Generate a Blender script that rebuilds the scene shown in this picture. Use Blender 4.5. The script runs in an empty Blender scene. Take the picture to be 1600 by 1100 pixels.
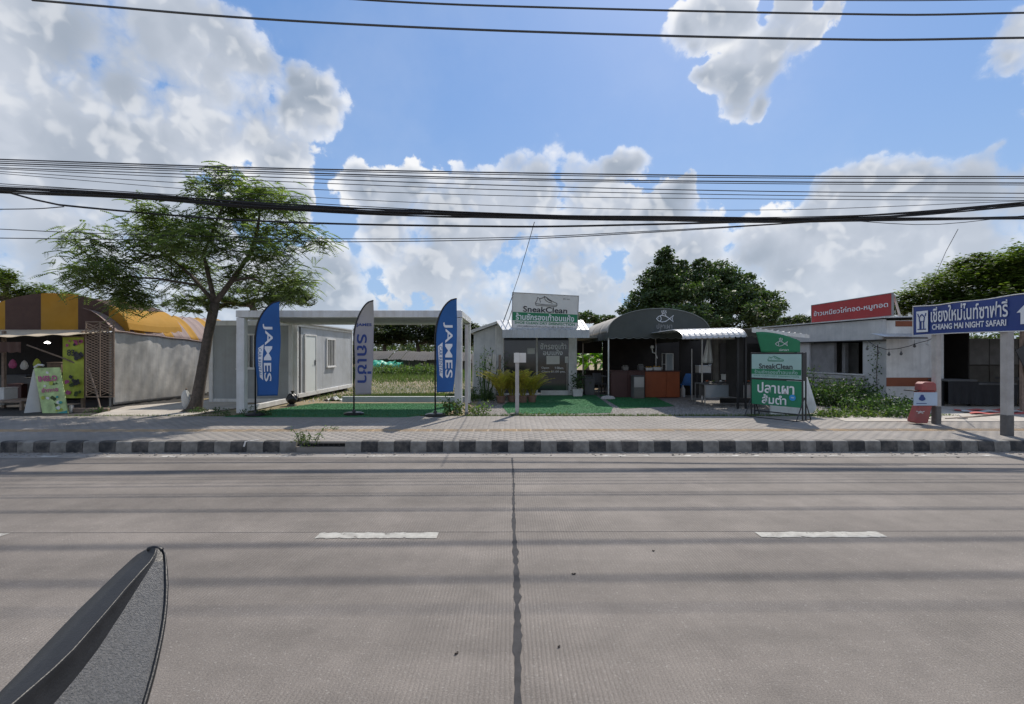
import bpy, math, random
import numpy as np
from mathutils import Vector, Matrix
random.seed(7)
rng = np.random.default_rng(7)
R = math.radians
scn = bpy.context.scene
col = scn.collection
F = 740.0                       # focal length in photo pixels (1600 wide)
H = 1.8                         # camera height
TH = 0.005                      # the street runs a hair off the camera's normal

# ------------------------------------------------------------------ camera
cam_d = bpy.data.cameras.new('camera')
cam_d.sensor_width = 36
cam_d.lens = 36 * F / 1600
cam_d.clip_start = 0.02
cam_d.clip_end = 3000
cam_d.shift_y = 3 / 1600
cam = bpy.data.objects.new('camera', cam_d)
cam.location = (0, 0, H)
cam.rotation_euler = (R(90), 0, 0)
col.objects.link(cam)
scn.camera = cam

# ------------------------------------------------------------------ sun, sky
SUN_EL, SUN_AZ = 48.0, 21.6     # azimuth from +Y towards +X
S = Vector((math.sin(R(SUN_AZ)) * math.cos(R(SUN_EL)), math.cos(R(SUN_AZ)) * math.cos(R(SUN_EL)), math.sin(R(SUN_EL))))
sun_d = bpy.data.lights.new('sun', 'SUN')
sun_d.energy = 4.6
sun_d.angle = R(0.5)
sun_d.color = (1.0, 0.93, 0.83)
sun = bpy.data.objects.new('sun', sun_d)
sun.rotation_euler = S.to_track_quat('Z', 'Y').to_euler()
sun.location = (0, 0, 30)
col.objects.link(sun)

world = bpy.data.worlds.new('World')
scn.world = world
world.use_nodes = True
wn, wl = world.node_tree.nodes, world.node_tree.links
wn.clear()

def wmath(op, a, b=None, c=None, clamp=False):
    n = wn.new('ShaderNodeMath'); n.operation = op; n.use_clamp = clamp
    for i, v in enumerate((a, b, c)):
        if v is None: continue
        if isinstance(v, (int, float)): n.inputs[i].default_value = v
        else: wl.new(v, n.inputs[i])
    return n.outputs[0]

def wvec(op, a, b=None, scale=None):
    n = wn.new('ShaderNodeVectorMath'); n.operation = op
    for i, v in enumerate((a, b)):
        if v is None: continue
        if isinstance(v, (tuple, list, Vector)): n.inputs[i].default_value = tuple(v)
        else: wl.new(v, n.inputs[i])
    if scale is not None: n.inputs['Scale'].default_value = scale
    return n.outputs['Value'] if op in ('DISTANCE', 'LENGTH', 'DOT_PRODUCT') else n.outputs[0]

def wnoise(vec, scale, detail=5, rough=0.55, dist=0.0):
    n = wn.new('ShaderNodeTexNoise'); n.noise_dimensions = '3D'
    n.inputs['Scale'].default_value = scale; n.inputs['Detail'].default_value = detail
    n.inputs['Roughness'].default_value = rough; n.inputs['Distortion'].default_value = dist
    wl.new(vec, n.inputs['Vector'])
    return n

def wrange(v, a, b, c=0.0, d=1.0, mode='SMOOTHSTEP'):
    n = wn.new('ShaderNodeMapRange'); n.interpolation_type = mode; n.clamp = True
    n.inputs[1].default_value = a; n.inputs[2].default_value = b
    n.inputs[3].default_value = c; n.inputs[4].default_value = d
    wl.new(v, n.inputs[0])
    return n.outputs[0]

def wmix(f, a, b):
    n = wn.new('ShaderNodeMix'); n.data_type = 'RGBA'
    for s, v in ((n.inputs[0], f), (n.inputs[6], a), (n.inputs[7], b)):
        if isinstance(v, (int, float)): s.default_value = v
        elif isinstance(v, tuple): s.default_value = (*v, 1)
        else: wl.new(v, s)
    return n.outputs[2]

sky = wn.new('ShaderNodeTexSky')
sky.sky_type = 'NISHITA'; sky.sun_disc = False
sky.sun_elevation = R(SUN_EL); sky.sun_rotation = R(SUN_AZ)
sky.air_density = 1.0; sky.dust_density = 0.6; sky.ozone_density = 1.6
geo = wn.new('ShaderNodeTexCoord')
D = wvec('NORMALIZE', geo.outputs['Generated'])
# the cumulus: centres as directions in the sky (azimuth from +Y, elevation in degrees, radius in degrees, weight)
def azel(px, py):
    x, z = (px - 800) / F, (553 - py) / F
    return math.degrees(math.atan2(x, 1)), math.degrees(math.atan2(z, math.hypot(1, x)))
CL = []
for px, py, r, w in [
    (40, 60, 210, 1), (60, 230, 200, 1), (250, 60, 120, 1), (300, 190, 150, 1), (190, 120, 120, 1), (330, 130, 80, 1), (200, 260, 150, 1), (400, 190, 105, 1), (455, 165, 66, 1), (330, 60, 70, .9),
    (480, 150, 55, 1), (400, 110, 70, 1), (430, 235, 85, 1), (360, 90, 90, 1), (470, 120, 45, 1), (100, 390, 160, .9), (300, 370, 130, .9), (420, 300, 85, .9), (465, 310, 50, .8), (-120, 150, 260, 1), (-100, 420, 200, .8),
    (520, 455, 85, .85), (455, 430, 60, .7), (575, 300, 50, .75), (640, 300, 55, .8), (600, 350, 80, .8), (700, 320, 75, .85), (730, 290, 35, .8), (770, 370, 100, .85), (830, 300, 48, .8),
    (690, 430, 120, .7), (930, 290, 60, .8), (960, 258, 38, .9), (950, 350, 90, .8), (1060, 300, 42, .75), (1040, 330, 60, .75), (880, 430, 140, .75), (1040, 430, 120, .7), (1190, 405, 70, .75), (1240, 440, 100, .7),
    (1290, 350, 60, .85), (1300, 310, 40, .85), (1360, 320, 80, .9), (1430, 290, 80, .95), (1440, 245, 30, .8), (1530, 300, 110, 1), (1560, 235, 40, .85), (1620, 300, 120, 1), (1500, 400, 150, .9), (1380, 420, 110, .85), (1750, 330, 200, .9),
    (1120, 0, 55, .6), (1075, 20, 40, .5), (1235, 5, 70, .75), (1205, 60, 60, .7), (1250, 50, 58, .75), (1145, 125, 52, .75), (1195, 112, 50, .7), (1185, 158, 30, .7), (1105, 125, 32, .65), (1310, 12, 50, .55), (1092, 55, 26, .5),
    (1580, 40, 90, 1), (1550, 90, 66, .9), (1520, 112, 36, .8), (1620, 80, 80, .7), (1570, 188, 36, .65), (1605, 178, 42, .7), (1538, 202, 26, .8), (1505, 212, 22, .7)]:
    a, e = azel(px, py)
    x, z = (px - 800) / F, (553 - py) / F
    rad = math.degrees(r / F / (1 + x * x + z * z) ** 0.75)
    CL.append((a, e, rad, w))
# and the cloud the rest of the sky would carry behind and above the viewer
for a, e, r in [(80, 25, 22), (110, 50, 20), (150, 20, 24), (-170, 45, 18), (-140, 18, 22), (-105, 35, 20), (-90, 60, 14), (-75, 18, 22), (60, 62, 14), (180, 12, 20), (95, 8, 16), (-120, 8, 16), (-60, 50, 14)]:
    CL.append((a, e, r, .9))
warp = wnoise(D, 7.0, 3, .5)
wv = wvec('SCALE', wvec('SUBTRACT', warp.outputs['Color'], (.5, .5, .5)), scale=0.12)
DW = wvec('ADD', D, wv)
fld = None
for a, e, r, w in CL:
    c = Vector((math.sin(R(a)) * math.cos(R(e)), math.cos(R(a)) * math.cos(R(e)), math.sin(R(e))))
    d = wvec('DISTANCE', DW, c)
    v = wmath('MULTIPLY_ADD', d, -w / R(r), w)          # w * (1 - d / r)
    fld = v if fld is None else wmath('SMOOTH_MAX', fld, v, 0.22)
low = wnoise(D, 4.2, 3, .5, .2).outputs[0]
def wbillow(vec):
    n = wn.new('ShaderNodeTexVoronoi'); n.voronoi_dimensions = '3D'; n.feature = 'F1'; n.normalize = True
    n.inputs['Scale'].default_value = 9.0; n.inputs['Detail'].default_value = 2.0; n.inputs['Roughness'].default_value = .55
    n.inputs['Lacunarity'].default_value = 2.4
    wl.new(vec, n.inputs['Vector']); return wmath('SUBTRACT', 1.0, wmath('MULTIPLY', n.outputs['Distance'], 1.6))
w2 = wnoise(D, 16.0, 3, .5)
DB = wvec('ADD', D, wvec('SCALE', wvec('SUBTRACT', w2.outputs['Color'], (.5, .5, .5)), scale=0.05))
lump = wbillow(DB)
lump2 = wbillow(wvec('ADD', DB, tuple(S * 0.018)))
fine = wnoise(D, 42.0, 7, .62, .3).outputs[0]
sepz = wn.new('ShaderNodeSeparateXYZ'); wl.new(D, sepz.inputs[0])
bank = wrange(sepz.outputs['Z'], 0.30, 0.06, -0.9, 0.52)     # a bank of cloud all round the horizon
body = wmath('ADD', wmath('SMOOTH_MAX', fld, bank, .2), wmath('MULTIPLY', wmath('SUBTRACT', low, .5), 1.5))
dens = wmath('ADD', body, wmath('MULTIPLY', wmath('SUBTRACT', lump, .5), 1.0))
dens = wmath('ADD', dens, wmath('MULTIPLY', wmath('SUBTRACT', fine, .5), .55))
RAWL = lump
wisp = wrange(wnoise(D, 5.0, 2, .5).outputs[0], .40, .60)
hard = wrange(dens, 0.12, 0.24)
softa = wrange(dens, -0.02, 0.62, mode='SMOOTHERSTEP')
alpha = wmath('ADD', wmath('MULTIPLY', hard, wmath('SUBTRACT', 1.0, wmath('MULTIPLY', wisp, .75))), wmath('MULTIPLY', softa, wmath('MULTIPLY', wisp, .75)))
deep = wmath('ADD', wmath('MULTIPLY', body, .75), wmath('MULTIPLY', dens, .25))
relief = wrange(wmath('SUBTRACT', lump, lump2), -0.22, 0.22)
soft = wnoise(D, 2.6, 3, .5).outputs[0]
CB = 1.0 / 0.10                                      # clouds are given in radiance; the background strength below is 0.10
cW = tuple(v * CB for v in (0.95, 0.96, 0.98))
cM = tuple(v * CB for v in (0.58, 0.63, 0.72))
cG = tuple(v * CB for v in (0.35, 0.41, 0.50))
ccol = wmix(wrange(deep, 0.12, 0.38), cW, cM)
ccol = wmix(wmath('MULTIPLY', wrange(deep, .30, .75), wrange(soft, .34, .56)), ccol, cG)
ccol = wmix(wmath('MULTIPLY', wrange(relief, 0.5, 1.0), .42), ccol, cW)
ccol = wmix(wmath('MULTIPLY', wrange(relief, 0.5, 0.0), .22), ccol, cG)
# blue of the clear sky, slightly deepened like the photograph, paler near the horizon
hsv = wn.new('ShaderNodeHueSaturation')
hsv.inputs['Saturation'].default_value = 1.05; hsv.inputs['Value'].default_value = 1.22
wl.new(sky.outputs[0], hsv.inputs['Color'])
sep = wn.new('ShaderNodeSeparateXYZ'); wl.new(D, sep.inputs[0])
hz = wrange(sep.outputs['Z'], 0.0, 0.62, 0.85, 0.0, 'SMOOTHERSTEP')
clear = wmix(.62, hsv.outputs[0], tuple(v * CB for v in (.150, .345, .76)))
blue = wmix(wmath('MULTIPLY', hz, .65), clear, tuple(v * CB for v in (0.42, 0.58, 0.80)))
veil = wmath('MULTIPLY', wrange(wnoise(D, 2.2, 6, .6).outputs[0], .45, .75), .10)
blue = wmix(veil, blue, cW)
ccol = wmix(wrange(sep.outputs['Z'], 0.26, 0.02, 0.0, 0.42), ccol, tuple(v * CB for v in (.62, .71, .82)))
final = wmix(alpha, blue, ccol)
below = wrange(sep.outputs['Z'], -0.02, 0.0)
final = wmix(below, tuple(v * CB for v in (.2, .2, .18)), final)
bg = wn.new('ShaderNodeBackground'); bg.inputs['Strength'].default_value = 0.10
wl.new(final, bg.inputs['Color'])
wo = wn.new('ShaderNodeOutputWorld'); wl.new(bg.outputs[0], wo.inputs[0])

scn.view_settings.view_transform = 'Standard'
scn.view_settings.look = 'None'
scn.view_settings.exposure = 0.0
scn.view_settings.gamma = 1.0
scn.view_settings.use_curve_mapping = False

# ------------------------------------------------------------------ materials
def mat(name, c, rough=.75, var=.15, scale=4.0, dirt=None, dscale=1.5, damt=.5, bump=0.0, bscale=60.0, metal=0.0,
        island=0.0, transl=0.0, spec=.5, emit=None, huevar=0.0, alpha_noise=None, fleck=None, streak=None):
    m = bpy.data.materials.new(name); m.use_nodes = True
    n, l = m.node_tree.nodes, m.node_tree.links
    b = n['Principled BSDF']; out = n['Material Output']
    tc = n.new('ShaderNodeTexCoord'); oi = n.new('ShaderNodeObjectInfo')
    om = n.new('ShaderNodeMath'); om.operation = 'MULTIPLY'; om.inputs[1].default_value = 23.0; l.new(oi.outputs['Random'], om.inputs[0])
    oa = n.new('ShaderNodeVectorMath'); oa.operation = 'ADD'; l.new(tc.outputs['Object'], oa.inputs[0]); l.new(om.outputs[0], oa.inputs[1]); O = oa.outputs[0]
    b.inputs['Roughness'].default_value = rough; b.inputs['Metallic'].default_value = metal
    b.inputs['Specular IOR Level'].default_value = spec
    def noise(sc, det=4, ro=.55, vec=O):
        t = n.new('ShaderNodeTexNoise'); t.inputs['Scale'].default_value = sc
        t.inputs['Detail'].default_value = det; t.inputs['Roughness'].default_value = ro
        l.new(vec, t.inputs['Vector']); return t.outputs[0]
    def rangen(v, a, bb, c_=0., d=1.):
        t = n.new('ShaderNodeMapRange'); t.inputs[1].default_value = a; t.inputs[2].default_value = bb
        t.inputs[3].default_value = c_; t.inputs[4].default_value = d; l.new(v, t.inputs[0]); return t.outputs[0]
    def mix(f, a, bb, mode='MIX'):
        t = n.new('ShaderNodeMix'); t.data_type = 'RGBA'; t.blend_type = mode
        for s, v in ((t.inputs[0], f), (t.inputs[6], a), (t.inputs[7], bb)):
            if isinstance(v, (int, float)): s.default_value = v
            elif isinstance(v, (tuple, list)): s.default_value = (*v, 1)
            else: l.new(v, s)
        return t.outputs[2]
    lo = tuple(max(0, v * (1 - var)) for v in c); hi = tuple(min(1, v * (1 + var)) for v in c)
    colr = mix(rangen(noise(scale), .3, .7), lo, hi)
    if island:
        g = n.new('ShaderNodeNewGeometry')
        rr = g.outputs['Random Per Island']
        colr = mix(1.0, colr, mix(rr, (1 - island,) * 3, (1 + island,) * 3), 'MULTIPLY')
        if huevar:
            h = n.new('ShaderNodeHueSaturation')
            wn_ = n.new('ShaderNodeTexWhiteNoise'); wn_.noise_dimensions = '1D'; l.new(rr, wn_.inputs['W'])
            l.new(rangen(wn_.outputs['Value'], 0, 1, .5 - huevar, .5 + huevar), h.inputs['Hue']); l.new(colr, h.inputs['Color']); colr = h.outputs[0]
    if dirt:
        colr = mix(rangen(noise(dscale, 7, .65), .42, .68, 0, damt), colr, dirt)
    if streak:
        mp = n.new('ShaderNodeMapping'); mp.inputs['Scale'].default_value = (9, 9, .5); l.new(O, mp.inputs[0])
        colr = mix(rangen(noise(1.0, 5, .6, mp.outputs[0]), .45, .75, 0, streak[1]), colr, streak[0])
    if fleck:
        fc, fs, fa = fleck
        colr = mix(rangen(noise(fs, 2, .5), .62, .70, 0, fa), colr, fc)
    l.new(colr, b.inputs['Base Color'])
    if bump:
        bp = n.new('ShaderNodeBump'); bp.inputs['Strength'].default_value = bump; bp.inputs['Distance'].default_value = .01
        l.new(noise(bscale, 6, .6), bp.inputs['Height']); l.new(bp.outputs[0], b.inputs['Normal'])
    last = b.outputs[0]
    if transl:
        tr = n.new('ShaderNodeBsdfTranslucent'); l.new(mix(1.0, colr, (1.5, 1.7, .6), 'MULTIPLY'), tr.inputs['Color'])
        ms = n.new('ShaderNodeMixShader'); ms.inputs[0].default_value = transl
        l.new(b.outputs[0], ms.inputs[1]); l.new(tr.outputs[0], ms.inputs[2]); last = ms.outputs[0]
    if emit:
        b.inputs['Emission Color'].default_value = (*emit[0], 1); b.inputs['Emission Strength'].default_value = emit[1]
    if alpha_noise:
        sc, a0, a1 = alpha_noise
        tb = n.new('ShaderNodeBsdfTransparent'); ms = n.new('ShaderNodeMixShader')
        l.new(rangen(noise(sc, 8, .7), a0, a1), ms.inputs[0]); l.new(tb.outputs[0], ms.inputs[1]); l.new(last, ms.inputs[2]); last = ms.outputs[0]
    l.new(last, out.inputs[0])
    m['O'] = 1
    return m

# ------------------------------------------------------------------ mesh building
WO = {}                                                # world origin of every object made here
class MB:
    def __init__(s): s.v = []; s.f = []; s.M = None; s.smooth = False
    def add(s, vs, fs):
        b = len(s.v)
        if s.M is not None: vs = [s.M @ Vector(v) for v in vs]
        s.v += [tuple(v) for v in vs]; s.f += [tuple(i + b for i in f) for f in fs]; return s
    def box(s, x0, x1, y0, y1, z0, z1):
        return s.add([(x, y, z) for z in (z0, z1) for y in (y0, y1) for x in (x0, x1)],
                     [(0, 2, 3, 1), (4, 5, 7, 6), (0, 1, 5, 4), (2, 6, 7, 3), (0, 4, 6, 2), (1, 3, 7, 5)])
    def bbox(s, x0, x1, y0, y1, z0, z1, b=.01):         # box with chamfered vertical and top edges
        L0 = [(x0 + b, y0), (x1 - b, y0), (x1, y0 + b), (x1, y1 - b), (x1 - b, y1), (x0 + b, y1), (x0, y1 - b), (x0, y0 + b)]
        L1 = [(x0 + 2*b, y0 + b), (x1 - 2*b, y0 + b), (x1 - b, y0 + 2*b), (x1 - b, y1 - 2*b), (x1 - 2*b, y1 - b), (x0 + 2*b, y1 - b), (x0 + b, y1 - 2*b), (x0 + b, y0 + 2*b)]
        vs = [(x, y, z0) for x, y in L0] + [(x, y, z1 - b) for x, y in L0] + [(x, y, z1) for x, y in L1]
        fs = [tuple(range(7, -1, -1)), tuple(range(16, 24))]
        for k in range(8):
            j = (k + 1) % 8
            fs += [(k, j, 8 + j, 8 + k), (8 + k, 8 + j, 16 + j, 16 + k)]
        return s.add(vs, fs)
    def prism(s, pts, off):                             # planar polygon (3D points) extruded by off
        n = len(pts); off = Vector(off)
        vs = [Vector(p) for p in pts] + [Vector(p) + off for p in pts]
        return s.add(vs, [tuple(range(n)), tuple(range(2 * n - 1, n - 1, -1))] + [(k, k + n, (k + 1) % n + n, (k + 1) % n) for k in range(n)])
    def tube(s, pts, r, n=8, cap=True):
        pts = [Vector(p) for p in pts]; m = len(pts)
        rs = r if isinstance(r, (list, tuple)) else [r] * m
        vs = []; prev = None
        for i, p in enumerate(pts):
            t = (pts[min(i + 1, m - 1)] - pts[max(i - 1, 0)]).normalized()
            if prev is None:
                a = Vector((0, 0, 1)) if abs(t.z) < .9 else Vector((1, 0, 0)); u = t.cross(a).normalized()
            else:
                u = (prev - t * prev.dot(t)).normalized()
            prev = u; w = t.cross(u)
            vs += [p + (u * math.cos(2 * math.pi * k / n) + w * math.sin(2 * math.pi * k / n)) * rs[i] for k in range(n)]
        fs = [(i * n + k, i * n + (k + 1) % n, (i + 1) * n + (k + 1) % n, (i + 1) * n + k) for i in range(m - 1) for k in range(n)]
        if cap: fs += [tuple(range(n - 1, -1, -1)), tuple(range((m - 1) * n, m * n))]
        return s.add(vs, fs)
    def lathe(s, prof, c=(0, 0, 0), n=20, sx=1, sy=1):
        vs = [(c[0] + r * math.cos(2 * math.pi * k / n) * sx, c[1] + r * math.sin(2 * math.pi * k / n) * sy, c[2] + z) for r, z in prof for k in range(n)]
        fs = [(i * n + k, i * n + (k + 1) % n, (i + 1) * n + (k + 1) % n, (i + 1) * n + k) for i in range(len(prof) - 1) for k in range(n)]
        return s.add(vs, fs + [tuple(range(n - 1, -1, -1)), tuple(range((len(prof) - 1) * n, len(prof) * n))])
    def grid(s, fn, nu, nv):                            # fn(u,v)->point
        vs = [fn(i / nu, j / nv) for j in range(nv + 1) for i in range(nu + 1)]
        w = nu + 1
        return s.add(vs, [(j * w + i, j * w + i + 1, (j + 1) * w + i + 1, (j + 1) * w + i) for j in range(nv) for i in range(nu)])
    def build(s, name, m, parent=None, smooth=False, solid=0.0, bevel=0.0, at=None):
        o0 = Vector(at) if at is not None else (WO[parent.name] if parent is not None else Vector((0, 0, 0)))
        me = bpy.data.meshes.new(name)
        me.from_pydata([tuple(Vector(v) - o0) for v in s.v], [], s.f)
        me.update()
        if m is not None: me.materials.append(m)
        if smooth: me.polygons.foreach_set('use_smooth', [True] * len(me.polygons))
        o = bpy.data.objects.new(name, me); col.objects.link(o)
        if parent is not None: o.parent = parent; o.location = o0 - WO[parent.name]
        else: o.location = o0
        WO[o.name] = o0
        if solid:
            md = o.modifiers.new('solid', 'SOLIDIFY'); md.thickness = solid; md.offset = 0
        if bevel:
            md = o.modifiers.new('bevel', 'BEVEL'); md.width = bevel; md.segments = 2; md.limit_method = 'ANGLE'
        return o

def npmesh(name, verts, faces, m, parent=None, at=None):
    """numpy quads"""
    o0 = Vector(at) if at is not None else (WO[parent.name] if parent is not None else Vector((0, 0, 0)))
    me = bpy.data.meshes.new(name)
    nv, nf, k = len(verts), len(faces), faces.shape[1]
    me.vertices.add(nv); me.vertices.foreach_set('co', (verts - np.array(o0)).astype(np.float32).ravel())
    me.loops.add(nf * k); me.loops.foreach_set('vertex_index', faces.astype(np.int32).ravel())
    me.polygons.add(nf); me.polygons.foreach_set('loop_start', np.arange(0, nf * k, k, dtype=np.int32))
    me.update(calc_edges=True)
    me.materials.append(m)
    o = bpy.data.objects.new(name, me); col.objects.link(o)
    if parent is not None: o.parent = parent; o.location = o0 - WO[parent.name]
    else: o.location = o0
    WO[o.name] = o0
    return o

def tag(o, label=None, cat=None, group=None, kind=None):
    if label: o['label'] = label
    if cat: o['category'] = cat
    if group: o['group'] = group
    if kind: o['kind'] = kind
    return o
def thing(name, loc, label, cat, group=None):
    o = bpy.data.objects.new(name, None); col.objects.link(o)
    o.location = loc; o.empty_display_size = .2; WO[o.name] = Vector(loc)
    return tag(o, label, cat, group)
def struct(o): o['kind'] = 'structure'; return o
def stuff(o): o['kind'] = 'stuff'; return o
def piece(mesh, name, parent, loc, rz=0.0, scale=None, rot=None):
    o = bpy.data.objects.new(name, mesh); col.objects.link(o)
    o.parent = parent; o.location = Vector(loc) - WO[parent.name]
    o.rotation_euler = rot if rot is not None else (0, 0, rz)
    if scale: o.scale = scale
    WO[o.name] = Vector(loc)
    return o
def copy_tree(o, parent=None):
    c = o.copy(); col.objects.link(c)
    if parent is not None: c.parent = parent
    for ch in list(o.children): copy_tree(ch, c)
    return c
def P(px, py, Y): return Vector(((px - 800) / F * Y, Y, H - (py - 553) / F * Y))
def PX(px, Y): return (px - 800) / F * Y
def PZ(py, Y): return H - (py - 553) / F * Y
def frame(origin, xdir):
    """local x runs along xdir (horizontal), y is its left normal, z up"""
    d = Vector((xdir[0], xdir[1], 0)).normalized()
    return Matrix(((d.x, -d.y, 0, origin[0]), (d.y, d.x, 0, origin[1]), (0, 0, 1, origin[2]), (0, 0, 0, 1)))

def text(body, w, h, fn, m, name, parent, bold=0.0, keep=False, spacing=1.0):
    """body fitted into w x h, centred on (0,0); fn maps (u, v) to a world point"""
    cu = bpy.data.curves.new(name, 'FONT'); cu.body = body; cu.size = 1.0
    cu.align_x = 'CENTER'; cu.resolution_u = 3; cu.offset = bold; cu.space_character = spacing
    ob = bpy.data.objects.new(name, cu)
    me = bpy.data.meshes.new_from_object(ob)
    bpy.data.objects.remove(ob); bpy.data.curves.remove(cu)
    n = len(me.vertices)
    if n == 0:
        print('EMPTY TEXT', body); return None
    co = np.empty(n * 3, np.float32); me.vertices.foreach_get('co', co); co = co.reshape(-1, 3)
    a, b = co[:, :2].min(0), co[:, :2].max(0); sz = b - a; ce = (a + b) / 2
    sx, sy = w / sz[0], h / sz[1]
    if keep: sx = sy = min(sx, sy)
    o0 = WO[parent.name]
    pts = [Vector(fn((c[0] - ce[0]) * sx, (c[1] - ce[1]) * sy)) - o0 for c in co]
    me.vertices.foreach_set('co', np.array([tuple(p) for p in pts], np.float32).ravel()); me.update()
    me.materials.clear(); me.materials.append(m)
    me.name = name
    o = bpy.data.objects.new(name, me); col.objects.link(o); o.parent = parent; WO[o.name] = o0
    return o

# ================================================================== MATERIAL SET
m_slab = mat('road_concrete', (.190, .166, .145), .85, .10, 1.2, dirt=(.135, .117, .103), dscale=.9, damt=.6, bump=.5, bscale=90, fleck=((.34, .32, .29), 55, .4))
m_base = mat('road_base', (.05, .05, .05), .95)
m_bitumen = mat('bitumen', (.032, .031, .033), .9, .3, 12, bump=.3, bscale=80)
m_paint = mat('road_paint', (.42, .405, .365), .8, .12, 20, dirt=(.25, .235, .21), dscale=9, damt=.9, alpha_noise=(14, .335, .40))
m_paint_faint = mat('worn_edge_paint', (.50, .48, .44), .8, .08, 20, alpha_noise=(3.2, .52, .62))
m_gutter = mat('gutter_concrete', (.27, .245, .22), .9, .15, 3, dirt=(.15, .135, .12), damt=.7, bump=.5)
m_kerb_black = mat('kerb_black', (.030, .030, .031), .8, .3, 9, dirt=(.15, .135, .12), dscale=5, damt=.85, bump=.4)
m_kerb_white = mat('kerb_white', (.235, .222, .20), .85, .2, 9, dirt=(.085, .078, .070), dscale=5, damt=.8, bump=.4)
m_paver = mat('pavers', (.265, .242, .220), .9, .10, .8, dirt=(.185, .168, .150), dscale=.5, damt=.8, island=.05, bump=.4)
m_tactile = mat('tactile', (.40, .285, .17), .9, .18, 3, dirt=(.26, .23, .20), dscale=1.1, damt=.95, island=.08, bump=.4)
m_ground = mat('lot_soil', (.30, .225, .14), .95, .2, .5, dirt=(.10, .11, .045), dscale=.25, damt=.9, bump=.6, bscale=12)
m_gravel_ground = mat('gravel_bed', (.17, .155, .14), .95, .3, 30, dirt=(.10, .09, .08), bump=.8, bscale=50)
m_stone = mat('gravel_stone', (.24, .225, .205), .9, .15, 5, island=.35)
m_path = mat('concrete_path', (.46, .42, .37), .9, .12, 2, dirt=(.28, .24, .19), damt=.6, bump=.3)
m_bark = mat('bark', (.085, .068, .055), .95, .35, 14, bump=.9, bscale=40, streak=((.16, .13, .11), .5))
m_leafA = mat('leaf_feathery', (.135, .175, .072), .55, .2, .6, island=.45, transl=.45, huevar=.025)
m_leafB = mat('leaf_dark_tree', (.062, .098, .034), .6, .35, .35, island=.5, transl=.25, huevar=.02)
m_leafC = mat('leaf_rain_tree', (.115, .160, .038), .6, .4, .25, island=.45, transl=.28, huevar=.02)
m_leafD = mat('leaf_far_tree', (.060, .085, .030), .65, .35, .15, island=.4, transl=.25, huevar=.02)
m_weed = mat('weed_leaf', (.085, .130, .035), .6, .3, 1.0, island=.5, transl=.35, huevar=.03)
m_vine = mat('vine_leaf', (.055, .100, .030), .6, .3, 1.0, island=.5, transl=.3, huevar=.02)
m_bright = mat('banana_leaf', (.16, .30, .04), .5, .2, 1.0, island=.3, transl=.5, huevar=.02)
m_grass = mat('grass_blade', (.085, .125, .038), .7, .3, .5, island=.4, transl=.3, huevar=.03)
m_palm = mat('palm_leaf', (.36, .30, .055), .6, .25, 2, island=.4, transl=.35, huevar=.03)
m_white = mat('white_metal', (.72, .72, .71), .45, .05, 3, dirt=(.48, .46, .42), dscale=2, damt=.5, streak=((.42, .37, .31), .35))
m_white_old = mat('old_white_paint', (.62, .61, .58), .7, .08, 3, dirt=(.33, .31, .28), dscale=2.5, damt=.6)
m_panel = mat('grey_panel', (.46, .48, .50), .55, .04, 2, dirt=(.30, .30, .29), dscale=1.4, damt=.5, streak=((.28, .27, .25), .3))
m_panel_shaded = mat('grey_panel_shaded', (.35, .37, .375), .6, .04, 2, dirt=(.26, .26, .25), dscale=1.4, damt=.5, streak=((.24, .23, .21), .3))  # grey panel darkened in colour for the front turned away from the sun
m_door = mat('door_white', (.66, .69, .67), .5, .04, 2)
m_dark = mat('dark_void', (.018, .018, .020), .8, .2)  # near-black colour standing for the shade in gaps and openings
m_pane = mat('window_glass', (.030, .034, .038), .08, .1, spec=.7)
m_metal = mat('dull_steel', (.38, .38, .38), .4, .1, 6, metal=.8, dirt=(.12, .10, .08), damt=.4)
m_blacksteel = mat('black_steel', (.02, .02, .022), .45, .2, 8)
m_zinc = mat('zinc_roof', (.56, .57, .58), .42, .08, 2, metal=.25, dirt=(.34, .33, .31), dscale=2, damt=.6, streak=((.30, .28, .26), .4))
m_zinc_dark = mat('old_zinc_roof', (.11, .105, .10), .9, .12, 1, dirt=(.12, .11, .10), dscale=.8, damt=.7, streak=((.15, .14, .13), .5), spec=.1)
m_turf = mat('artificial_turf', (.030, .16, .055), .95, .25, 40, dirt=(.05, .12, .055), dscale=1.5, damt=.5, bump=1.0, bscale=160)
m_blue = mat('flag_blue', (.030, .135, .42), .65, .06, 3, transl=.25, bump=.7, bscale=5)
m_greyflag = mat('flag_white', (.40, .375, .41), .7, .05, 3, transl=.18, bump=.7, bscale=5)
m_prw = mat('print_white', (.74, .75, .77), .65, .03, 5)
m_prb = mat('print_blue', (.022, .05, .20), .65, .05, 5)
m_prk = mat('print_black', (.03, .03, .035), .65, .05, 5)
m_prg = mat('print_green', (.018, .19, .085), .6, .08, 5)
m_sign_white = mat('sign_white', (.66, .65, .62), .6, .04, 3, dirt=(.52, .50, .46), dscale=2, damt=.4)
m_sign_green = mat('sign_green', (.012, .20, .095), .55, .08, 3, dirt=(.02, .14, .07), damt=.4)
m_sign_teal = mat('sign_pale_teal', (.33, .50, .47), .6, .05, 3)
m_sign_red = mat('sign_red', (.40, .035, .035), .6, .08, 2, dirt=(.32, .05, .05), damt=.4)
m_sign_blue = mat('sign_blue', (.018, .045, .22), .45, .06, 3, dirt=(.02, .05, .16), damt=.4)
m_sign_back = mat('sign_back', (.30, .30, .30), .6, .1)
m_tarp_grey = mat('grey_tarp', (.56, .545, .52), .5, .12, 1.3, dirt=(.26, .25, .235), dscale=.9, damt=.7, streak=((.25, .24, .22), .45), bump=.6, bscale=4)
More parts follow.
